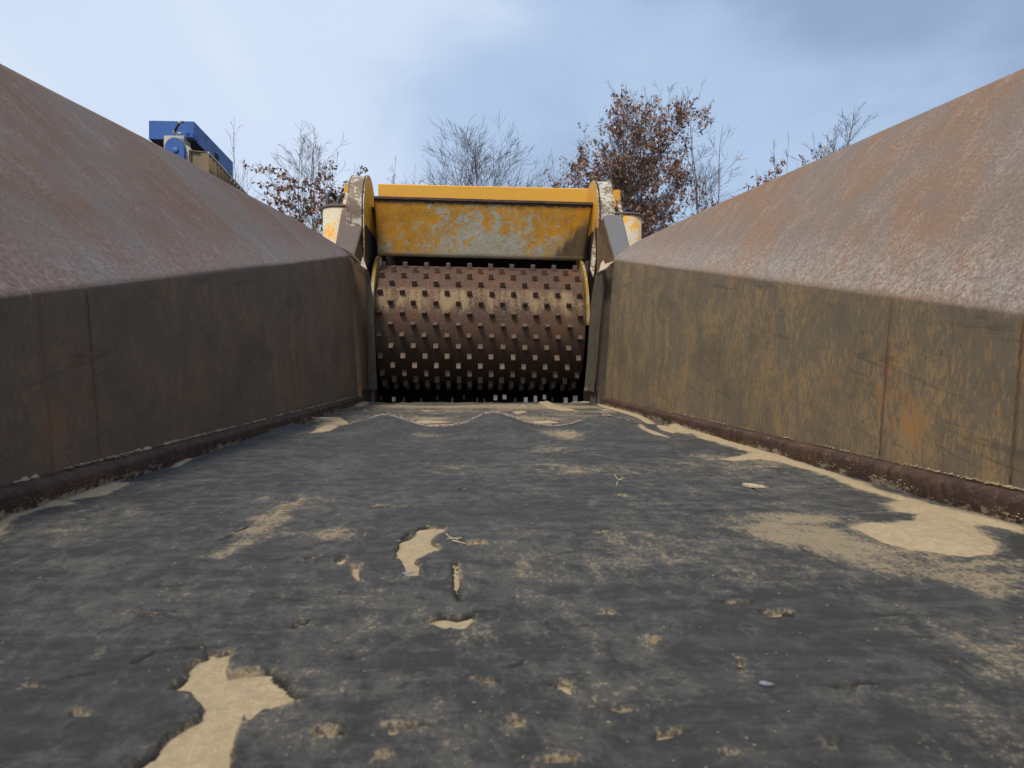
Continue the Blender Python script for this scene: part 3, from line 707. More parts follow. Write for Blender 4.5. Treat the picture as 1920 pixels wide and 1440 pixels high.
HOLES = [
 c8([(60,1330),(115,1210),(240,1150),(300,1045),(380,995),(450,965),(445,920),(400,862),(325,850),(335,820),(392,795),(395,745),(440,700),(500,682),(470,640),(500,660),(540,668),(592,652),(595,690),(572,740),(565,772),(650,750),(720,742),(765,745),(800,790),(850,840),(905,886),(870,910),(780,935),(700,946),(640,950),(615,1000),(600,1080),(580,1140),(560,1330)]),
 c8([(1480,80),(1550,72),(1635,78),(1600,100),(1560,120),(1540,150),(1562,165),(1580,192),(1520,205),(1460,240),(1478,270),(1480,310),(1440,318),(1398,310),(1420,280),(1400,240),(1370,215),(1385,180),(1392,150),(1440,120)]),
 c8([(1685,165),(1700,152),(1730,152),(1745,135),(1765,148),(1795,150),(1800,160),(1780,168),(1690,170)]),
 c8([(1510,512),(1560,490),(1600,488),(1650,497),(1740,475),(1745,490),(1725,515),(1700,555),(1640,540),(1600,545),(1560,528)]),
 c8([(1060,230),(1100,225),(1130,212),(1135,240),(1115,257),(1080,242)]),
 c8([(1160,258),(1195,255),(1190,300),(1202,332),(1165,310)]),
 c8([(945,232),(985,215),(1018,212),(1000,228),(960,236)]),
 blob(868,918,12,4), blob(755,950,12,2.2), blob(713,948,10,1.8), blob(1165,931,14,3), blob(1121,1000,18,3), blob(1378,1134,34,8), blob(1450,1152,34,5),
 blob(1060,1284,34,16), blob(1226,1200,11,12), blob(1048,1418,40,14), blob(1275,1366,34,12), blob(620,1374,40,12), blob(745,1364,42,6), blob(1388,1250,7,22), blob(1778,1249,24,6),
 blob(276,1157,26,5), blob(570,1171,14,8), blob(972,1352,9,14), blob(1600,1290,14,5), blob(1160,1325,30,7), blob(470,1340,22,14), blob(905,1276,14,8), blob(1360,1412,20,10), blob(150,1340,26,10), blob(60,1290,18,8), blob(1560,1395,20,9), blob(718,1420,16,12), blob(845,798,10,2.2), blob(1140,1150,16,4), blob(858,1080,5,22)]
BANKS = [
 c2([(655,165),(700,200),(800,228),(905,262),(860,272),(780,284),(830,288),(930,284),(1000,292),(1100,318),(1200,350),(1300,390),(1380,412),(1455,434),(1415,450),(1430,476),(1525,490),(1505,512),(1400,522),(1320,518),(1270,540),(1330,565),(1400,595),(1480,618),(1560,628),(1640,645),(1700,652),(1790,650),(1818,620),(1790,585),(1745,560),(1728,528),(1800,535),(1925,565),(1925,545),(1700,480),(1400,400),(1200,330),(1000,270)]),
 c2([(590,145),(655,160),(700,185),(645,185),(590,172)]), 
 [(-5,1000),(20,975),(80,952),(140,945),(130,938),(200,925),(232,912),(240,905),(200,905),(120,930),(-5,968)],
 [(330,875),(360,862),(345,858),(320,868)],
 [(1200,798),(1215,808),(1255,822),(1225,818),(1200,806)], [(1228,795),(1250,800),(1282,806),(1262,812),(1238,806)],
 [(585,812),(600,798),(640,796),(620,808)],
]
DUST = [(1900,1260,120,30,.45), (1880,1400,160,40,.35), (1700,1170,120,16,.3), (1530,1010,190,20,.5), (1640,1052,110,16,.5), (1760,1085,190,20,.4), (1480,975,130,12,.7), (1850,1210,140,60,.30), (1800,1330,160,60,.25), (635,1003,60,14,.55), (480,1000,70,20,.5), (820,880,60,14,.5), (1100,882,110,10,.6), (790,886,40,16,.5),
        (1060,815,40,10,.9), (800,815,60,6,.5), (1400,870,120,14,.5), (1230,1030,150,40,.25), (1450,1080,180,30,.35), (880,1190,60,25,.4), (540,940,90,16,.2), (330,1230,80,30,.15), (700,1100,140,30,.1), (1040,845,70,12,.45), (560,820,60,14,.3), (1330,860,60,8,.5), (1140,1050,120,30,.2)]
def floor_poly(pl): return [FL(px, max(py, 700)) for px, py in pl]
HP = [floor_poly(h) for h in HOLES]; BP = [floor_poly(h) for h in BANKS]

def sheet_edge(x):      # torn far edge of the near sheet
    return 2.80+.05*np.cos((x-.09)*2*PI/.44)*.4+.05*fbm(x*6, x*0+4, 3)+.012*fbm(x*60, x*0+9, 3)
def rubber_z(X, Y):
    z = ZF+.008*fbm(X*3.2+3, Y*2.1, 3)+.0042*fbm(X*17, Y*11, 3)+.0022*fbm(X*62, Y*45+9, 3)
    ye = sheet_edge(X); d = np.maximum(ye-Y, 0)
    amp = np.interp(X, [-.75, -.5, -.35, -.1, .09, .3, .53, .7, .85], [.026, .018, .043, .041, .052, .043, .040, .026, .016])
    wv = (.5+.5*np.cos((X-.09+.02*fbm(X*3, Y*2+7, 2))*2*PI/.44))**1.25
    return z+amp*wv*np.exp(-(d/.42)**1.35)
ys = list(np.linspace(-.9, .26, 24)); y = .27
while y < 2.90: ys.append(y); y += .0026*(1+max(0, y-.55)*1.45)
ys = np.array(ys); xs = np.linspace(-.725, .825, 541)
X, Y = np.meshgrid(xs, ys); ye = sheet_edge(X[0])
# last rows are pulled to the torn edge
tt = np.clip((Y-2.45)/(ys[-1]-2.45), 0, 1); Y = Y+(ye[None, :]-ys[-1])*tt
Zr = rubber_z(X, Y)
jx = .0075*fbm(X*55, Y*45, 4, .62)+.006*fbm(X*16+3, Y*16, 3); jy = .0085*fbm(X*50+9, Y*40+2, 4, .62)
jl = .9+.8*np.clip(Y-.8, 0, 2)
hole = np.full(X.shape, -1.0); bank = np.full(X.shape, -1.0)
def acc(arr, polys, noise=1.0):
    for pl in polys:
        a = np.array(pl); x0, y0 = a.min(0)-.08; x1, y1 = a.max(0)+.08
        m = (X >= x0) & (X <= x1) & (Y >= y0) & (Y <= y1)
        if m.any(): arr[m] = np.maximum(arr[m], poly_sdf(X[m]+jx[m]*noise, Y[m]+jy[m]*jl[m]*noise, pl))
acc(hole, HP, .8); acc(bank, BP, 1.6)
sm = lambda v, a, c_: (lambda t: t*t*(3-2*t))(np.clip((v-a)/(c_-a), 0, 1))
lipn = 1+.8*fbm(X*40, Y*40, 3)
Zr2 = Zr - .0115*sm(hole, -.0010, .0018) + .0022*sm(hole, -.012, -.002)*(1-sm(hole, -.002, 0))*lipn
grain = .0016*fbm(X*150, Y*110, 2)+.0022*fbm(X*30, Y*24+4, 3)
Zs_h = Zr-.0042+.0006*fbm(X*30, Y*30, 2)
Zs_b = Zr+np.clip(bank*.22, -.012, .009)+grain*np.clip(bank*60, 0, 1)
dust = np.zeros(X.shape)
for px, py, wx, wy, st in DUST:
    x0, y0 = FL(px, py); xa, _ = FL(px+wx, py); _, ya = FL(px, py-wy); _, yb_ = FL(px, py+wy)
    sx_, sy_ = abs(xa-x0), (ya-yb_)/2
    dust = np.maximum(dust, st*np.exp(-((X-x0)/sx_)**2-((Y-y0)/sy_)**2))
for pl, st in (([(390,1046),(425,1022),(450,1008),(455,993),(500,968),(555,938),(545,960),(530,978),(500,998),(465,1022),(430,1042)], .95),
               ([(1380,992),(1440,976),(1540,984),(1640,1008),(1720,1025),(1830,1046),(1925,1058),(1925,1132),(1840,1112),(1740,1090),(1650,1072),(1560,1050),(1460,1024)], .74),
               ([(1420,965),(1500,963),(1570,975),(1540,984),(1460,976)], .8), ([(1400,1040),(1480,1052),(1560,1075),(1500,1072),(1430,1055)], .5),
               ([(600,1000),(630,992),(665,998),(660,1010),(620,1014)], .75), ([(1040,812),(1090,812),(1085,825),(1045,824)], .7), ([(1020,872),(1150,874),(1140,886),(1060,884)], .5)):
    a = np.array(floor_poly(pl)); x0, y0 = a.min(0)-.15; x1, y1 = a.max(0)+.15; m = (X >= x0) & (X <= x1) & (Y >= y0) & (Y <= y1)
    sd_ = poly_sdf(X[m]+jx[m]*4, Y[m]+jy[m]*5, floor_poly(pl)); dust[m] = np.maximum(dust[m], st*sm(sd_, -.035, .030))
dust = np.maximum(dust, .9*np.exp(-np.clip(-bank, 0, 1)/.012)*(bank > -.5)); dust = np.maximum(dust, .7*np.exp(-np.clip(-hole, 0, 1)/.0035)*(hole > -.5))
dust += .45*fbm(X*2.3+1, Y*1.6+4, 3)+.015+.10*np.clip((X+.1)*1.2, -.6, .8)*np.clip(1.6-Y, 0, 1)-.05*np.clip(Y-1, 0, 1.5)
def grid_obj(name, X, Y, Z, mat, keep=None, dustv=None, crackv=None, parent=None, kind=None):
    r, c_ = X.shape; me = bpy.data.meshes.new(name)
    idx = np.arange(r*c_).reshape(r, c_); q = np.stack([idx[:-1, :-1], idx[:-1, 1:], idx[1:, 1:], idx[1:, :-1]], -1).reshape(-1, 4)
    co = np.stack([X, Y, Z], -1).reshape(-1, 3)
    if keep is not None:
        kf = keep.reshape(-1)[q].any(1); q = q[kf]; used = np.unique(q); mpv = np.full(r*c_, -1); mpv[used] = np.arange(len(used)); q = mpv[q]; co = co[used]
        dustv = None if dustv is None else dustv.reshape(-1)[used]
    me.vertices.add(len(co)); me.vertices.foreach_set('co', co.astype(np.float32).ravel())
    me.loops.add(q.size); me.loops.foreach_set('vertex_index', q.astype(np.int32).ravel())
    me.polygons.add(len(q)); me.polygons.foreach_set('loop_start', np.arange(0, q.size, 4, dtype=np.int32))
    me.update(calc_edges=True)
    if dustv is not None:
        at = me.attributes.new('dust', 'FLOAT', 'POINT'); at.data.foreach_set('value', dustv.astype(np.float32).ravel())
    if crackv is not None:
        at = me.attributes.new('crack', 'FLOAT', 'POINT'); at.data.foreach_set('value', crackv.reshape(-1).astype(np.float32))
    return link(name, me, mat, parent, True, kind)
CR = [[(852,1058),(850,1075),(858,1092),(855,1110),(862,1124)], [(805,1163),(830,1152),(860,1156),(890,1146),(905,1143)], [(735,1372),(760,1364),(785,1360),(800,1354)], [(1560,1286),(1590,1290),(1612,1284),(1630,1279)],
 [(412,1012),(440,1000),(465,988)], [(553,1177),(566,1168),(582,1163)], [(1425,1147),(1450,1158),(1482,1157)], [(262,1240),(290,1222),(330,1215),(385,1216)], [(250,1150),(270,1156),(296,1160)], [(1348,1128),(1360,1134),(1380,1137),(1408,1134)],
 [(545,1300),(560,1310),(572,1303)], [(250,1440),(290,1410),(325,1378),(345,1362),(380,1345),(382,1330)], [(505,1252),(525,1268),(545,1296),(556,1306)], [(330,1292),(342,1280),(356,1272)], [(745,1050),(752,1020),(765,1000),(790,990),(845,992)],
 [(848,1010),(870,1022),(885,1022)], [(860,920),(875,922)], [(700,952),(725,950)], [(1500,560+470),(1530,1036)], [(1100,1170),(1140,1168)], [(590,1380),(640,1370)], [(1240,1372),(1300,1362)], [(1030,1280),(1070,1296)], [(790,888),(812,886)], [(1405,912),(1425,922)],
 [(130,1270),(180,1262)], [(660,1230),(700,1222)], [(950,1245),(975,1238)], [(1640,1150),(1690,1146)], [(520,1120),(560,1124)], [(300,1100),(345,1096)], [(1300,960),(1350,957)], [(1580,955),(1625,961)], [(805,812),(870,812)]]
crack = np.zeros(X.shape)
for ci, pl in enumerate(CR):
    pts = np.array(floor_poly(pl)); x0, y0 = pts.min(0)-.03; x1, y1 = pts.max(0)+.03
    m = (X >= x0) & (X <= x1) & (Y >= y0) & (Y <= y1)
    if not m.any(): continue
    xx = X[m]+jx[m]*.9; yy = Y[m]+jy[m]*.9; d = np.full(xx.shape, 9.)
    for (ax, ay), (bx, by) in zip(pts, pts[1:]):
        ex_, ey_ = bx-ax, by-ay; t_ = np.clip(((xx-ax)*ex_+(yy-ay)*ey_)/(ex_*ex_+ey_*ey_+1e-12), 0, 1); d = np.minimum(d, np.hypot(xx-ax-t_*ex_, yy-ay-t_*ey_))
    wd = .0022*(.7+1.2*vnoise(xx*60, yy*60)); crack[m] = np.maximum(crack[m], 1-sm(d, wd*.5, wd*1.5))
Zr2 = Zr2-.006*crack
crack = crack*(hole < .001)
o = grid_obj('rubber_sheet', X, Y, Zr2, 'rubber', dustv=dust, crackv=crack)
tag(o, 'near worn black rubber sheet with torn holes and a wavy ragged far edge', 'rubber sheet')
# torn thick edge as a part of the sheet, broken in short chunks
ex = xs[::2]; ey = ye[::2]; ez = Zr2[-1, ::2]; bm = bmesh.new(); prev = None
th = .009+.012*np.clip(np.interp(ex, [-.7, -.4, -.3, -.05, .05, .3, .45, .7], [.2, .4, 1, .4, 1, .6, .5, .2]), 0, 1)
rb = random.Random(77); brk = [-.75]
while brk[-1] < .95: brk.append(brk[-1]+rb.choice((.012, .02, .03, .045, .07, .10))*rb.uniform(.7, 1.3))
for i in range(len(ex)):
    ch = next(k_ for k_, b_ in enumerate(brk) if ex[i] <= b_); rj = random.Random(ch); o1, o2 = rj.uniform(-.008, .006)+.006*math.sin(i*.9), rj.uniform(-.003, .003)
    x_, y_, z_ = ex[i], ey[i]+o1, ez[i]+o2
    up = (th[i]-.008)*rj.uniform(.05, .85)*(.6+.4*math.sin(i*1.3+ch))
    r_ = [bm.verts.new(v) for v in ((x_, y_-.020, z_-.001), (x_, y_-.012, z_+up), (x_, y_+.010, z_+up*1.1), (x_, y_+.010, z_-th[i]), (x_, y_-.004, z_-th[i]-.002))]
    if prev and prev[1] == ch or prev and random.random() < .55:
        a = prev[0]
        for k in range(4): bm.faces.new([a[k], a[k+1], r_[k+1], r_[k]])
    elif prev:
        bm.faces.new(prev[0]); bm.faces.new(r_[::-1])
    prev = (r_, ch)
te = from_bm('torn_edge', bm, 'edge'); te.parent = o; te['label'] = 'pale brown ragged torn edge'

sandlist = []
kh = hole > -.006
so1 = grid_obj('sand', X, Y, Zs_h, 'sand', keep=kh); 
kb = (bank > -.03)
so2 = grid_obj('sand', X, Y, Zs_b, 'sand', keep=kb)
# far sheet
xs2 = np.linspace(-.735, .835, 460); ys2 = np.linspace(2.55, 4.66, 230)
X, Y = np.meshgrid(xs2, ys2)
jx = .014*fbm(X*30, Y*20, 4, .6); jy = .03*fbm(X*25+9, Y*18+2, 4, .6); jl = np.ones(X.shape)*1.0
Zf = ZF-.012+.006*fbm(X*3, Y*2.2, 3)+.004*fbm(X*9, Y*6, 3)+.012*sm(Y, 2.9, 3.3)
Zf = Zf+.012*sm(Y, 4.60, 4.66)*fbm(X*22, Y*0, 3)
B2 = [[(1004,752),(1024,752),(1052,762),(1082,770),(1050,770),(1030,766)], [(760,789),(800,787),(850,788),(800,790)], [(775,794),(830,792),(862,793),(830,797)], [(990,788),(1030,787),(1050,789),(1010,790)],[(1000,796),(1040,794),(1082,794),(1085,797),(1040,799)],
      [(960,773),(985,771),(990,773),(970,776)], [(660,757),(680,753),(694,753),(688,759),(670,764)], [(588,786),(640,784),(655,790),(620,795),(600,793)], [(792,771),(800,769),(808,770)]]
B2 += [[(690,751.6),(760,751.8),(850,752.5),(960,752),(1040,752.2),(1110,753),(1110,755),(1040,754.2),(960,754),(850,754),(760,753.5),(690,754)]]
B2 += [[(1115,756),(1140,762),(1200,778),(1230,790),(1215,790),(1180,778),(1130,764)]]
bank = np.full(X.shape, -1.0); acc(bank, [floor_poly(h) for h in B2], .9)
d2 = np.zeros(X.shape)
for px, py, wx, wy, st in [(960,763,220,3.5,.85), (1010,760,90,3,.8), (760,762,90,3,.5), (850,770,150,3,.35), (1000,783,60,3,.5), (800,783,60,3,.6), (1130,772,50,3,.45), (1060,779,60,3,.3)]:
    x0, y0 = FL(px, py); xa, _ = FL(px+wx, py); _, ya = FL(px, py-wy); _, yb_ = FL(px, py+wy)
    d2 = np.maximum(d2, st*np.exp(-((X-x0)/(xa-x0))**2-((Y-y0)/((ya-yb_)/2))**2))
d2 += .35*fbm(X*3, Y*3, 3)+.22
o = grid_obj('rubber_sheet', X, Y, Zf, 'rubber', dustv=d2)
tag(o, 'far dusty rubber sheet between the wavy torn edge and the toothed roll', 'rubber sheet')
so3 = grid_obj('sand', X, Y, Zf+np.clip(bank*.3, -.01, .007)+.0015*fbm(X*60, Y*40, 2)*(bank > 0), 'sand', keep=bank > -.03)
tag(so1, 'pale sand filling the torn holes in the near rubber sheet', 'sand')
tag(so2, 'pale sand banked along the rails and spilled over the near sheet', 'sand')
tag(so3, 'pale sand patches on the far rubber sheet below the toothed roll', 'sand')
# crumbs of sand and wood lying on rails and sheets
rn = random.Random(11); bm = bmesh.new()
def crumb(x, y, z, s_):
    m = Matrix.Translation((x, y, z)) @ Matrix.Rotation(rn.uniform(0, 6.3), 4, 'Z') @ Matrix.Diagonal((s_*rn.uniform(.7, 2.2), s_*rn.uniform(.6, 1), s_*rn.uniform(.3, .6), 1))
    v = [bm.verts.new(m @ Vector(p)) for p in ((1,0,0),(-.4,.8,0),(-.6,-.7,0),(0,0,1),(0,0,-1))]
    for f in ((0,1,3),(1,2,3),(2,0,3),(1,0,4),(2,1,4),(0,2,4)): bm.faces.new([v[i] for i in f])
for s, x0, yend in ((-1, .70, 4.5), (1, .80, 4.3)):
    prev = None; y = .85
    while y < yend:
        wv = max(0., float(vnoise(np.array(y*26+s*3), np.array(1.)))*.9+float(vnoise(np.array(y*70), np.array(5.+s)))*.55-.50)
        if wv > 0:
            wv = min(wv*2.4, 1); xa = s*(x0+.036); xb_ = s*(x0+.036-.011*wv); z_ = -.184
            cur = [bm.verts.new((xa, y, z_+.007*wv)), bm.verts.new(((xa+xb_)/2, y, z_+.0045*wv)), bm.verts.new((xb_, y, z_-.001))]
            if prev:
                for k in range(2): bm.faces.new([prev[k], prev[k+1], cur[k+1], cur[k]])
            prev = cur
        else: prev = None
        y += .006*(1+y*.4)
    for k in range(2600):
        y = .9+(yend-.9)*rn.random()**1.6; cl = float(vnoise(np.array(y*11+s*5), np.array(2.)))
        if cl+rn.uniform(-.3, .3) < .42: continue
        crumb(s*(x0+.028+rn.gauss(0, .0045)), y, -.1835+rn.uniform(0, .003), rn.uniform(.0012, .0042))
    for k in range(900):
        y = .9+(yend-.9)*rn.random()**1.5; cl = float(vnoise(np.array(y*8+s*15), np.array(7.)))
        if cl < .52: continue
        crumb(s*(x0+.002+rn.random()*.004), y, -.222+abs(rn.gauss(0, .012)), rn.uniform(.0012, .0035))
for k in range(1500):
    y = .38+3.9*rn.random()**2.2; x = rn.uniform(-.68, .78)
    crumb(x, y, (float(rubber_z(np.array([x]), np.array([y]))[0])+.001) if y < 2.75 else ZF-.004, rn.uniform(.0003, .0010)*(1+y*.5))
o = from_bm('sand', bm, 'sand'); tag(o, 'loose crumbs of sand and sawdust scattered on the rails and sheets', 'sand'); 
for o_ in (so1, so2, so3, o): o_['kind'] = 'stuff'

# chips and twigs
def chip(px, py, ln, wd, ang, th_, label, nm='wood_chip', mat='wood', lift=.0):
    x, y = FL(px, py); z = float(rubber_z(np.array([x]), np.array([y]))[0])+lift
    r_ = random.Random(int(px)); n = 7; bm = bmesh.new()
    top = []
    for k in range(n): t = k/(n-1); top.append((t-.5, .5*math.sin(PI*min(1, t*1.15+.08))**.6*(1+r_.uniform(-.2, .2))))
    outl = [(a*ln, c_*wd) for a, c_ in top]+[(a*ln, -c_*wd*r_.uniform(.6, 1)) for a, c_ in top[::-1]]
    pts = [Vector((a*math.cos(ang)-c_*math.sin(ang)+x, a*math.sin(ang)+c_*math.cos(ang)+y, z+.001+.12*abs(a)*(.3 if lift == 0 else .5))) for a, c_ in outl]
    prism(bm, pts, (0, 0, th_)); return tag(from_bm(nm, bm, mat), label, 'wood chip' if nm == 'wood_chip' else nm)
chip(1417, 914, .050, .022, -.75, .004, 'pale oval wood chip on the right half of the black rubber sheet')
chip(1135, 790, .090, .016, 1.9, .004, 'narrow pale wood sliver just before the right end of the wavy torn edge', lift=.012)
chip(985, 776, .05, .02, .4, .004, 'short pale splinter leaning on the middle peak of the torn edge', lift=.03)
chip(612, 790, .12, .03, .1, .004, 'flat pale splinter at the left end of the torn edge', lift=.01)
chip(1440, 1284, .012, .007, -.3, .0006, 'small bluish white flake on the foreground rubber sheet, right of centre', nm='paint_flake', mat='flake')
chip(768, 1080, .016, .009, .2, .0006, 'white flake at the foot of the middle sand-filled hole', nm='paint_flake', mat='flake')
def twig(pts, r, label):
    bm = bmesh.new(); z0 = None
    for pl in pts:
        q = [Vector((*FL(px, py), float(rubber_z(*[np.array([v]) for v in FL(px, py)])[0])+h*.4+.001)) for px, py, h in pl]
        tube(bm, smooth_pts(q, 3), r, 5)
    return tag(from_bm('twig', bm, 'wood'), label, 'twig')
twig([[(1152,893,.004),(1160,903,.006),(1172,900,.004)], [(1160,903,.004),(1168,899,.006)], [(1158,905,.003),(1156,912,.002)]], .0008, 'tiny broken twig lying beyond the middle of the sheet')
twig([[(837,1009,.008),(842,1014,.004),(860,1018,.003)], [(838,1018,.003),(866,1016,.006)], [(848,1020,.003),(872,1024,.002)]], .0007, 'tiny straw twig between the middle hole and the small sand patch')

# ------------------------------------------------------------------ blue magnet conveyor beyond the left flare
BY = 10.0
def B(px, py, k=1.0): return P(px, py, BY*k)
T = thing('conveyor_machine', 'blue box topped conveyor with cream drive end rising behind the left hopper flare', 'conveyor', (B(340,300).x, BY, -1.78))
TP = Vector(T.location)
def tp_(o): o.parent = T; o.matrix_parent_inverse = Matrix.Translation(-TP); return o
k2 = 1.172
q = [B(279,226), B(364,227.5), B(363.5,262), B(279,261)]
far = P(437,304,BY*k2); fb = P(437,334,BY*k2)
d1 = far-q[1]; d2_ = fb-q[2]
bm = bmesh.new(); hexa(bm, [q[3], q[2], q[2]+d2_, q[3]+d2_, q[0], q[1], q[1]+d1, q[0]+d1])
bm.faces.ensure_lookup_table()
bmesh.ops.recalc_face_normals(bm, faces=bm.faces[:])
for f in bm.faces:
    if f.normal.x > .7: f.material_index = 1
    if f.normal.z < -.7: f.material_index = 2  # daylight on the right side and shade beneath painted as face colours
tp_(from_bm('blue_casing', bm, ['blue', 'blueside', 'dark'], bevel=.004))
# slot in the side
a = q[1]+d1*.52+Vector((.003, 0, -.17)); bm = boxbm(a.x-.01, a.x+.004, a.y-.04, a.y+.10, a.z-.05, a.z+.03); tp_(from_bm('slot', bm, 'dark'))
# cream drive plate and blue bearing cap
z = lambda px, py, k=.99: B(px, py, k)
bm = prism(bmesh.new(), [z(307,254), z(345,254), z(346,305), z(307,300)], (0, .22, -.02)); tp_(from_bm('drive_plate', bm, 'white', bevel=.004))
capo = []
cxp, cyp, rw = 326.5, 277.5, 18.5
for k in range(15): a_ = PI*k/14; capo.append(B(cxp+rw*math.cos(a_), cyp-20.0*math.sin(a_), .978))
capo += [B(308.2,320,.978), B(345,320,.978)]
bm = prism(bmesh.new(), capo, (0, .06, 0)); cap = tp_(from_bm('bearing_cap', bm, 'blue', bevel=.003))
bm = bmesh.new(); bmesh.ops.create_uvsphere(bm, u_segments=16, v_segments=8, radius=.040, matrix=Matrix.Translation(B(329,281,.977)) @ Matrix.Diagonal((1, .35, 1, 1)))
tp_(from_bm('bearing_boss', bm, 'blueside', smooth=True))
bm = prism(bmesh.new(), [B(345,270,.985), B(357,277,.985), B(357,310,.985), B(345,310,.985)], (0, .05, 0)); tp_(from_bm('guard_plate', bm, 'white', bevel=.003))
bm = tube(bmesh.new(), smooth_pts([B(328,250,.985), B(329,244,.98), B(333,236,.975), B(338,230,.975), B(343,229,.985)], 6), .017, 8); tp_(from_bm('hose', bm, 'hose', smooth=True))
bm = bmesh.new(); tube(bm, [B(336,231,.973), B(340,227,.973)], .022, 8); tube(bm, [B(327,252,.985), B(328,246,.982)], .026, 8); tube(bm, [B(334,251,.985), B(340,251,.985)], .02, 8); tp_(from_bm('hose_fitting', bm, 'chrome'))
bm = boxbm(B(347,258,.99).x, B(362,258,.99).x, BY*.99, BY*.99+.2, B(350,262).z, B(350,253).z); tp_(from_bm('small_bracket', bm, 'blue', bevel=.003))
# ribbed side frame: top flange and uprights running back
r0 = B(389.5,284.5,.985); r1 = P(470,372,BY*.985*1.28); dd = r1-r0
bm = prism(bmesh.new(), [r0, r0+Vector((0.02, 0, 0)), r0+Vector((.02, 0, -.02)), r0+Vector((0, 0, -.025))], dd); tp_(from_bm('top_flange', bm, 'white'))
l0 = B(354.5,281,.985)
bm = prism(bmesh.new(), [l0, r0, r0+Vector((0, 0, -.012)), l0+Vector((0, 0, -.012))], (0, .05, 0)); tp_(from_bm('end_flange', bm, 'tan'))
bm = prism(bmesh.new(), [l0+Vector((0, .03, -.012)), r0+Vector((0, .03, -.012)), r0+Vector((0, .03, -.75)), l0+Vector((0, .03, -.75))], (0, .02, 0)); tp_(from_bm('end_panel', bm, 'tan'))
bm = prism(bmesh.new(), [l0+Vector((0, 0, 0)), l0+Vector((.02, 0, 0)), l0+Vector((.02, 0, -.75)), l0+Vector((0, 0, -.75))], (0, .04, 0)); tp_(from_bm('end_post', bm, 'tan'))
bm = prism(bmesh.new(), [r0+Vector((-.10, .03, -.02)), r0+Vector((-.09, .03, -.02)), r0+Vector((-.09, .03, -.75)), r0+Vector((-.10, .03, -.75))], dd); tp_(from_bm('web_panel', bm, 'dark'))
for k in range(14):
    a = r0+dd*((k+.0)/13.5)+Vector((-.09, 0, -.02))
    bm = prism(bmesh.new(), [a, a+Vector((.105, 0, 0)), a+Vector((.105, 0, -.75)), a+Vector((0, 0, -.75))], (0, .014, 0)); tp_(from_bm('rib', bm, 'tan'))
# carrying frame down to the ground
for px, k in ((290, 1.02), (352, 1.02), (290, 1.25), (352, 1.25)):
    p = B(px, 300, 1.0); tp_(from_bm('leg', boxbm(p.x-.05, p.x+.05, BY*k, BY*k+.1, -1.78, p.z), 'blue'))
p0, p1 = B(285,300), B(385,300)
tp_(from_bm('chassis', boxbm(p0.x, p1.x, BY*1.0, BY*1.28, p0.z-1.1, p0.z-.45), 'blueside'))

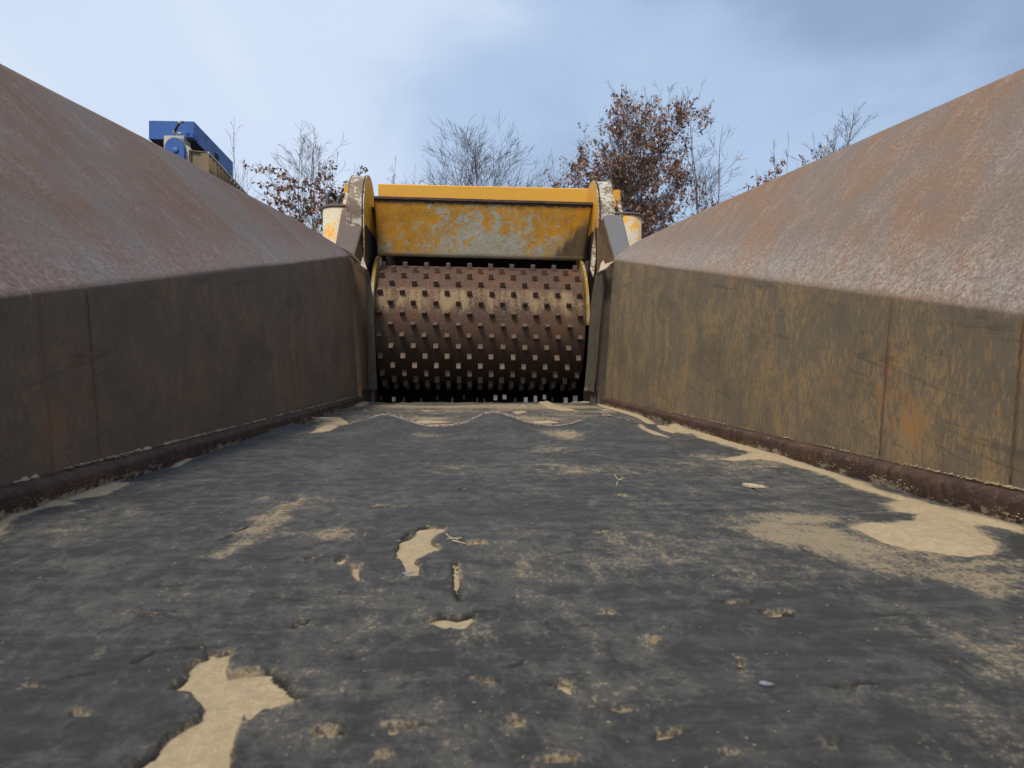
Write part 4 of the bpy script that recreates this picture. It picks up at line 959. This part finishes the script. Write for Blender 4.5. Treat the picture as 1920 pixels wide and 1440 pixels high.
# ------------------------------------------------------------------ trees
def tree(name, label, px, topy, D, width, stems=1, density=1.0, leaves=0, leafmat='leaf', leaf_lo=0.0, leaf_hi=1.0, bark='bark', seed=1, group='bare and brown-leaved trees behind the machine',
         levels=4, rbase=.11, spread=.9, low=.3, lsize=.10, ang=(.5, .95), sparse=1.0, visz=.55, wq=.95, lean=0):
    rnd = random.Random(seed); base = P(px, 600, D); base.z = -1.78; H = P(px, topy, D).z+1.78
    T_ = thing(name, label, 'tree', base, group)
    segs = {'trunk': [], 'branch': []}; tw = []
    W = width*D/F/2
    def grow(p, d, L_, r, lev, maxz):
        n = max(3, int(L_/.22)) if lev > 0 else 16
        pts = [p.copy()]; rr = [r]; dirs = [d.copy()]
        for i in range(n):
            wob = .10 if lev else .035
            d = (d+Vector((rnd.gauss(0, wob), rnd.gauss(0, wob), rnd.gauss(.03 if lev else 0, wob*.5)))).normalized()
            p = p+d*(L_/n); pts.append(p.copy()); rr.append(max(r*(1-(i+1)/n*.88), .0035)); dirs.append(d.copy())
        if lev == 0:
            d0 = dirs[0]; pts = [pts[0]+d0*(L_*i/n)+Vector((math.sin(i*.9+seed)*.05+math.sin(i*.37+seed*2)*.09, math.sin(i*.7+seed*3)*.06, 0)) for i in range(n+1)]; dirs = [d0]*(n+1)
        segs['trunk' if lev == 0 else 'branch'].append((pts, rr, 6 if lev == 0 else (4 if lev == 1 else 3)))
        if lev >= levels-1: tw.append(pts)
        if lev >= levels: return
        nb = {0: int(22*density), 1: int(9*density), 2: int(6*density), 3: 4}.get(lev, 3)
        for k in range(nb):
            t = rnd.uniform(max(low, .36) if lev == 0 else .15, .98); f = t*n; i = min(int(f), n-1)
            q_ = pts[i].lerp(pts[i+1], f-i); az = rnd.uniform(0, 2*PI); an = rnd.uniform(*ang)*(1.1-.35*t if lev == 0 else .8)
            dd_ = dirs[i]; u = dd_.cross(Vector((math.cos(az), math.sin(az), .1))).normalized(); v = dd_.cross(u)
            nd = (dd_*math.cos(an)+(u*math.cos(az)+v*math.sin(az))*math.sin(an)).normalized()
            if lev == 0: ll = W*spread*min(1.2, (max(1-t, .01)/.42)**.6*1.15)/math.sin(max(an, .5))*rnd.uniform(.6, 1.1)
            else: ll = L_*rnd.uniform(.30, .60)*(1-.3*t)
            if ll < .12: continue
            grow(q_, nd, ll, max(rr[i]*rnd.uniform(.38, .6), .004), lev+1, maxz)
    for s_ in range(stems):
        off = Vector((rnd.uniform(-1, 1)*W*.25*(stems > 1), rnd.uniform(-.4, .4)*(stems > 1), 0))
        hh = H*(1 if s_ == 0 else rnd.uniform(.78, .97))
        grow(Vector(off), Vector((rnd.uniform(-.5, .5)*W/H*(stems > 1)+lean, rnd.uniform(-.03, .03), 1)).normalized(), hh, rbase*(1 if stems == 1 else .6), 0, H)
    allp = [p for sl in segs.values() for pts, _, _ in sl for p in pts]
    zs = sorted(p.z for p in allp); kz = H/zs[int(len(zs)*.9985)]
    vis = sorted(abs(p.x) for p in allp if p.z*kz > H*visz); kx = W/vis[int(len(vis)*wq)]
    for p in allp: p.x *= kx; p.y *= min(kx*1.0, 1.5); p.z *= kz
    for part, sl in segs.items():
        V, Fc = [], []
        for pts, rr, sg in sl:
            b0 = len(V)
            for i, p in enumerate(pts):
                d = (pts[min(i+1, len(pts)-1)]-pts[max(i-1, 0)]).normalized(); u = d.orthogonal().normalized() if i == 0 else (u_ - d*u_.dot(d)).normalized(); u_ = u; v = d.cross(u)
                for k in range(sg): a = 2*PI*k/sg; V.append(p+(u*math.cos(a)+v*math.sin(a))*rr[i])
            for i in range(len(pts)-1):
                for k in range(sg): Fc.append((b0+i*sg+k, b0+i*sg+(k+1) % sg, b0+(i+1)*sg+(k+1) % sg, b0+(i+1)*sg+k))
        if V:
            o = pydata('trunk' if part == 'trunk' else 'branches', V, Fc, bark, T_, smooth=True)
            if part == 'branch': o['kind'] = 'stuff'
    if leaves:
        V, Fc = [], []; cand = [t_ for t_ in tw if leaf_lo*H <= t_[-1].z <= leaf_hi*H]
        cl = [c_ for c_ in cand if rnd.random() < sparse*min(1, .15+abs(c_[-1].x)/W*1.1+abs(c_[-1].z-H*.75)/H)]
        for k in range(leaves):
            if not cl: break
            pts = rnd.choice(cl); p = rnd.choice(pts[len(pts)//3:])+Vector((rnd.gauss(0, .035), rnd.gauss(0, .035), rnd.gauss(-.02, .035)))
            s_ = lsize*rnd.uniform(.6, 1.25); ax = Vector((rnd.gauss(0, .7), rnd.gauss(0, .7), rnd.gauss(-.6, .6))).normalized(); sd2 = ax.orthogonal().normalized()
            sd2 = Matrix.Rotation(rnd.uniform(0, 6.3), 3, ax) @ sd2; nm_ = ax.cross(sd2); cu = rnd.uniform(-.15, .35)
            b0 = len(V)
            for a, c_, h_ in ((0, 0, 0), (.30, .26, .5), (.45, .13, .3), (.72, .30, .6), (1, 0, .2), (.68, -.28, .6), (.45, -.12, .3), (.28, -.27, .5)):
                V.append(p+ax*a*s_+sd2*c_*s_+nm_*h_*cu*s_)
            Fc += [(b0, b0+1, b0+2, b0+6), (b0, b0+6, b0+7), (b0+2, b0+3, b0+4, b0+6), (b0+4, b0+5, b0+6)]
        if V:
            o = pydata('foliage', V, Fc, leafmat, T_, kind='stuff')
    return T_
tree('bare_tree', 'thin bare tree rising beside the far end of the blue casing', 461, 242, 24, 62, stems=5, density=.55, seed=4, visz=.66, rbase=.05, spread=1, bark='barkpale', levels=3, ang=(.25, .6))
tree('oak_tree', 'small oak with scattered brown leaves left of the yellow head', 578, 244, 22, 160, stems=4, density=.8, leaves=3600, seed=12, rbase=.08, leafmat='leaf2', leaf_hi=.86, sparse=.6, lsize=.12, ang=(.4, .9), levels=3)
tree('bare_tree', 'wide bare many stemmed tree standing above the middle of the yellow beam', 898, 224, 24, 215, stems=7, density=.8, leaves=170, seed=21, visz=.7, rbase=.08, leafmat='leaf2', leaf_hi=.66, ang=(.4, .8), sparse=.3, bark='bark', levels=3)
tree('bare_tree', 'low bare tree peeping over the left part of the yellow beam', 768, 300, 25, 75, stems=3, density=.6, seed=31, visz=.8, rbase=.05, levels=3, ang=(.35, .7))
tree('bare_tree', 'low bare tree with few leaves over the right part of the yellow beam', 1012, 284, 25, 75, stems=3, density=.6, leaves=70, seed=33, visz=.8, rbase=.05, levels=3, ang=(.35, .7), leafmat='leaf2', sparse=.3)
tree('oak_tree', 'tall oak dense with reddish brown leaves behind the right arm housing', 1174, 157, 21, 222, stems=4, density=1.0, wq=.95, leaves=14000, seed=5, rbase=.12, leaf_hi=.97, lsize=.105, ang=(.5, 1.0), spread=1.0, sparse=1.1)
tree('bare_tree', 'bare tree with open spreading branches right of the reddish oak', 1332, 208, 22, 125, stems=3, density=.7, leaves=60, seed=41, visz=.66, rbase=.08, levels=4, ang=(.45, .95), leafmat='leaf2', sparse=.3, bark='barkpale')
tree('oak_tree', 'small leafy oak top just above the right flare, next to the open bare tree', 1424, 282, 22, 66, stems=4, density=1.0, leaves=3600, visz=.72, seed=52, rbase=.06, leaf_hi=.97, ang=(.45, .9), sparse=.6, levels=3)
tree('oak_tree', 'sparse low treetop with one leaf cluster above the right flare', 1486, 260, 22, 50, stems=4, density=.7, leaves=700, visz=.8, seed=57, rbase=.04, levels=3, leaf_hi=.95, ang=(.35, .7), sparse=.3)
tree('oak_tree', 'rightmost treetop, long bare twigs and few leaves above the right flare', 1556, 214, 21, 98, stems=8, density=.7, leaves=900, visz=.8, seed=63, rbase=.05, levels=3, leaf_hi=.90, ang=(.3, .7), sparse=.4)
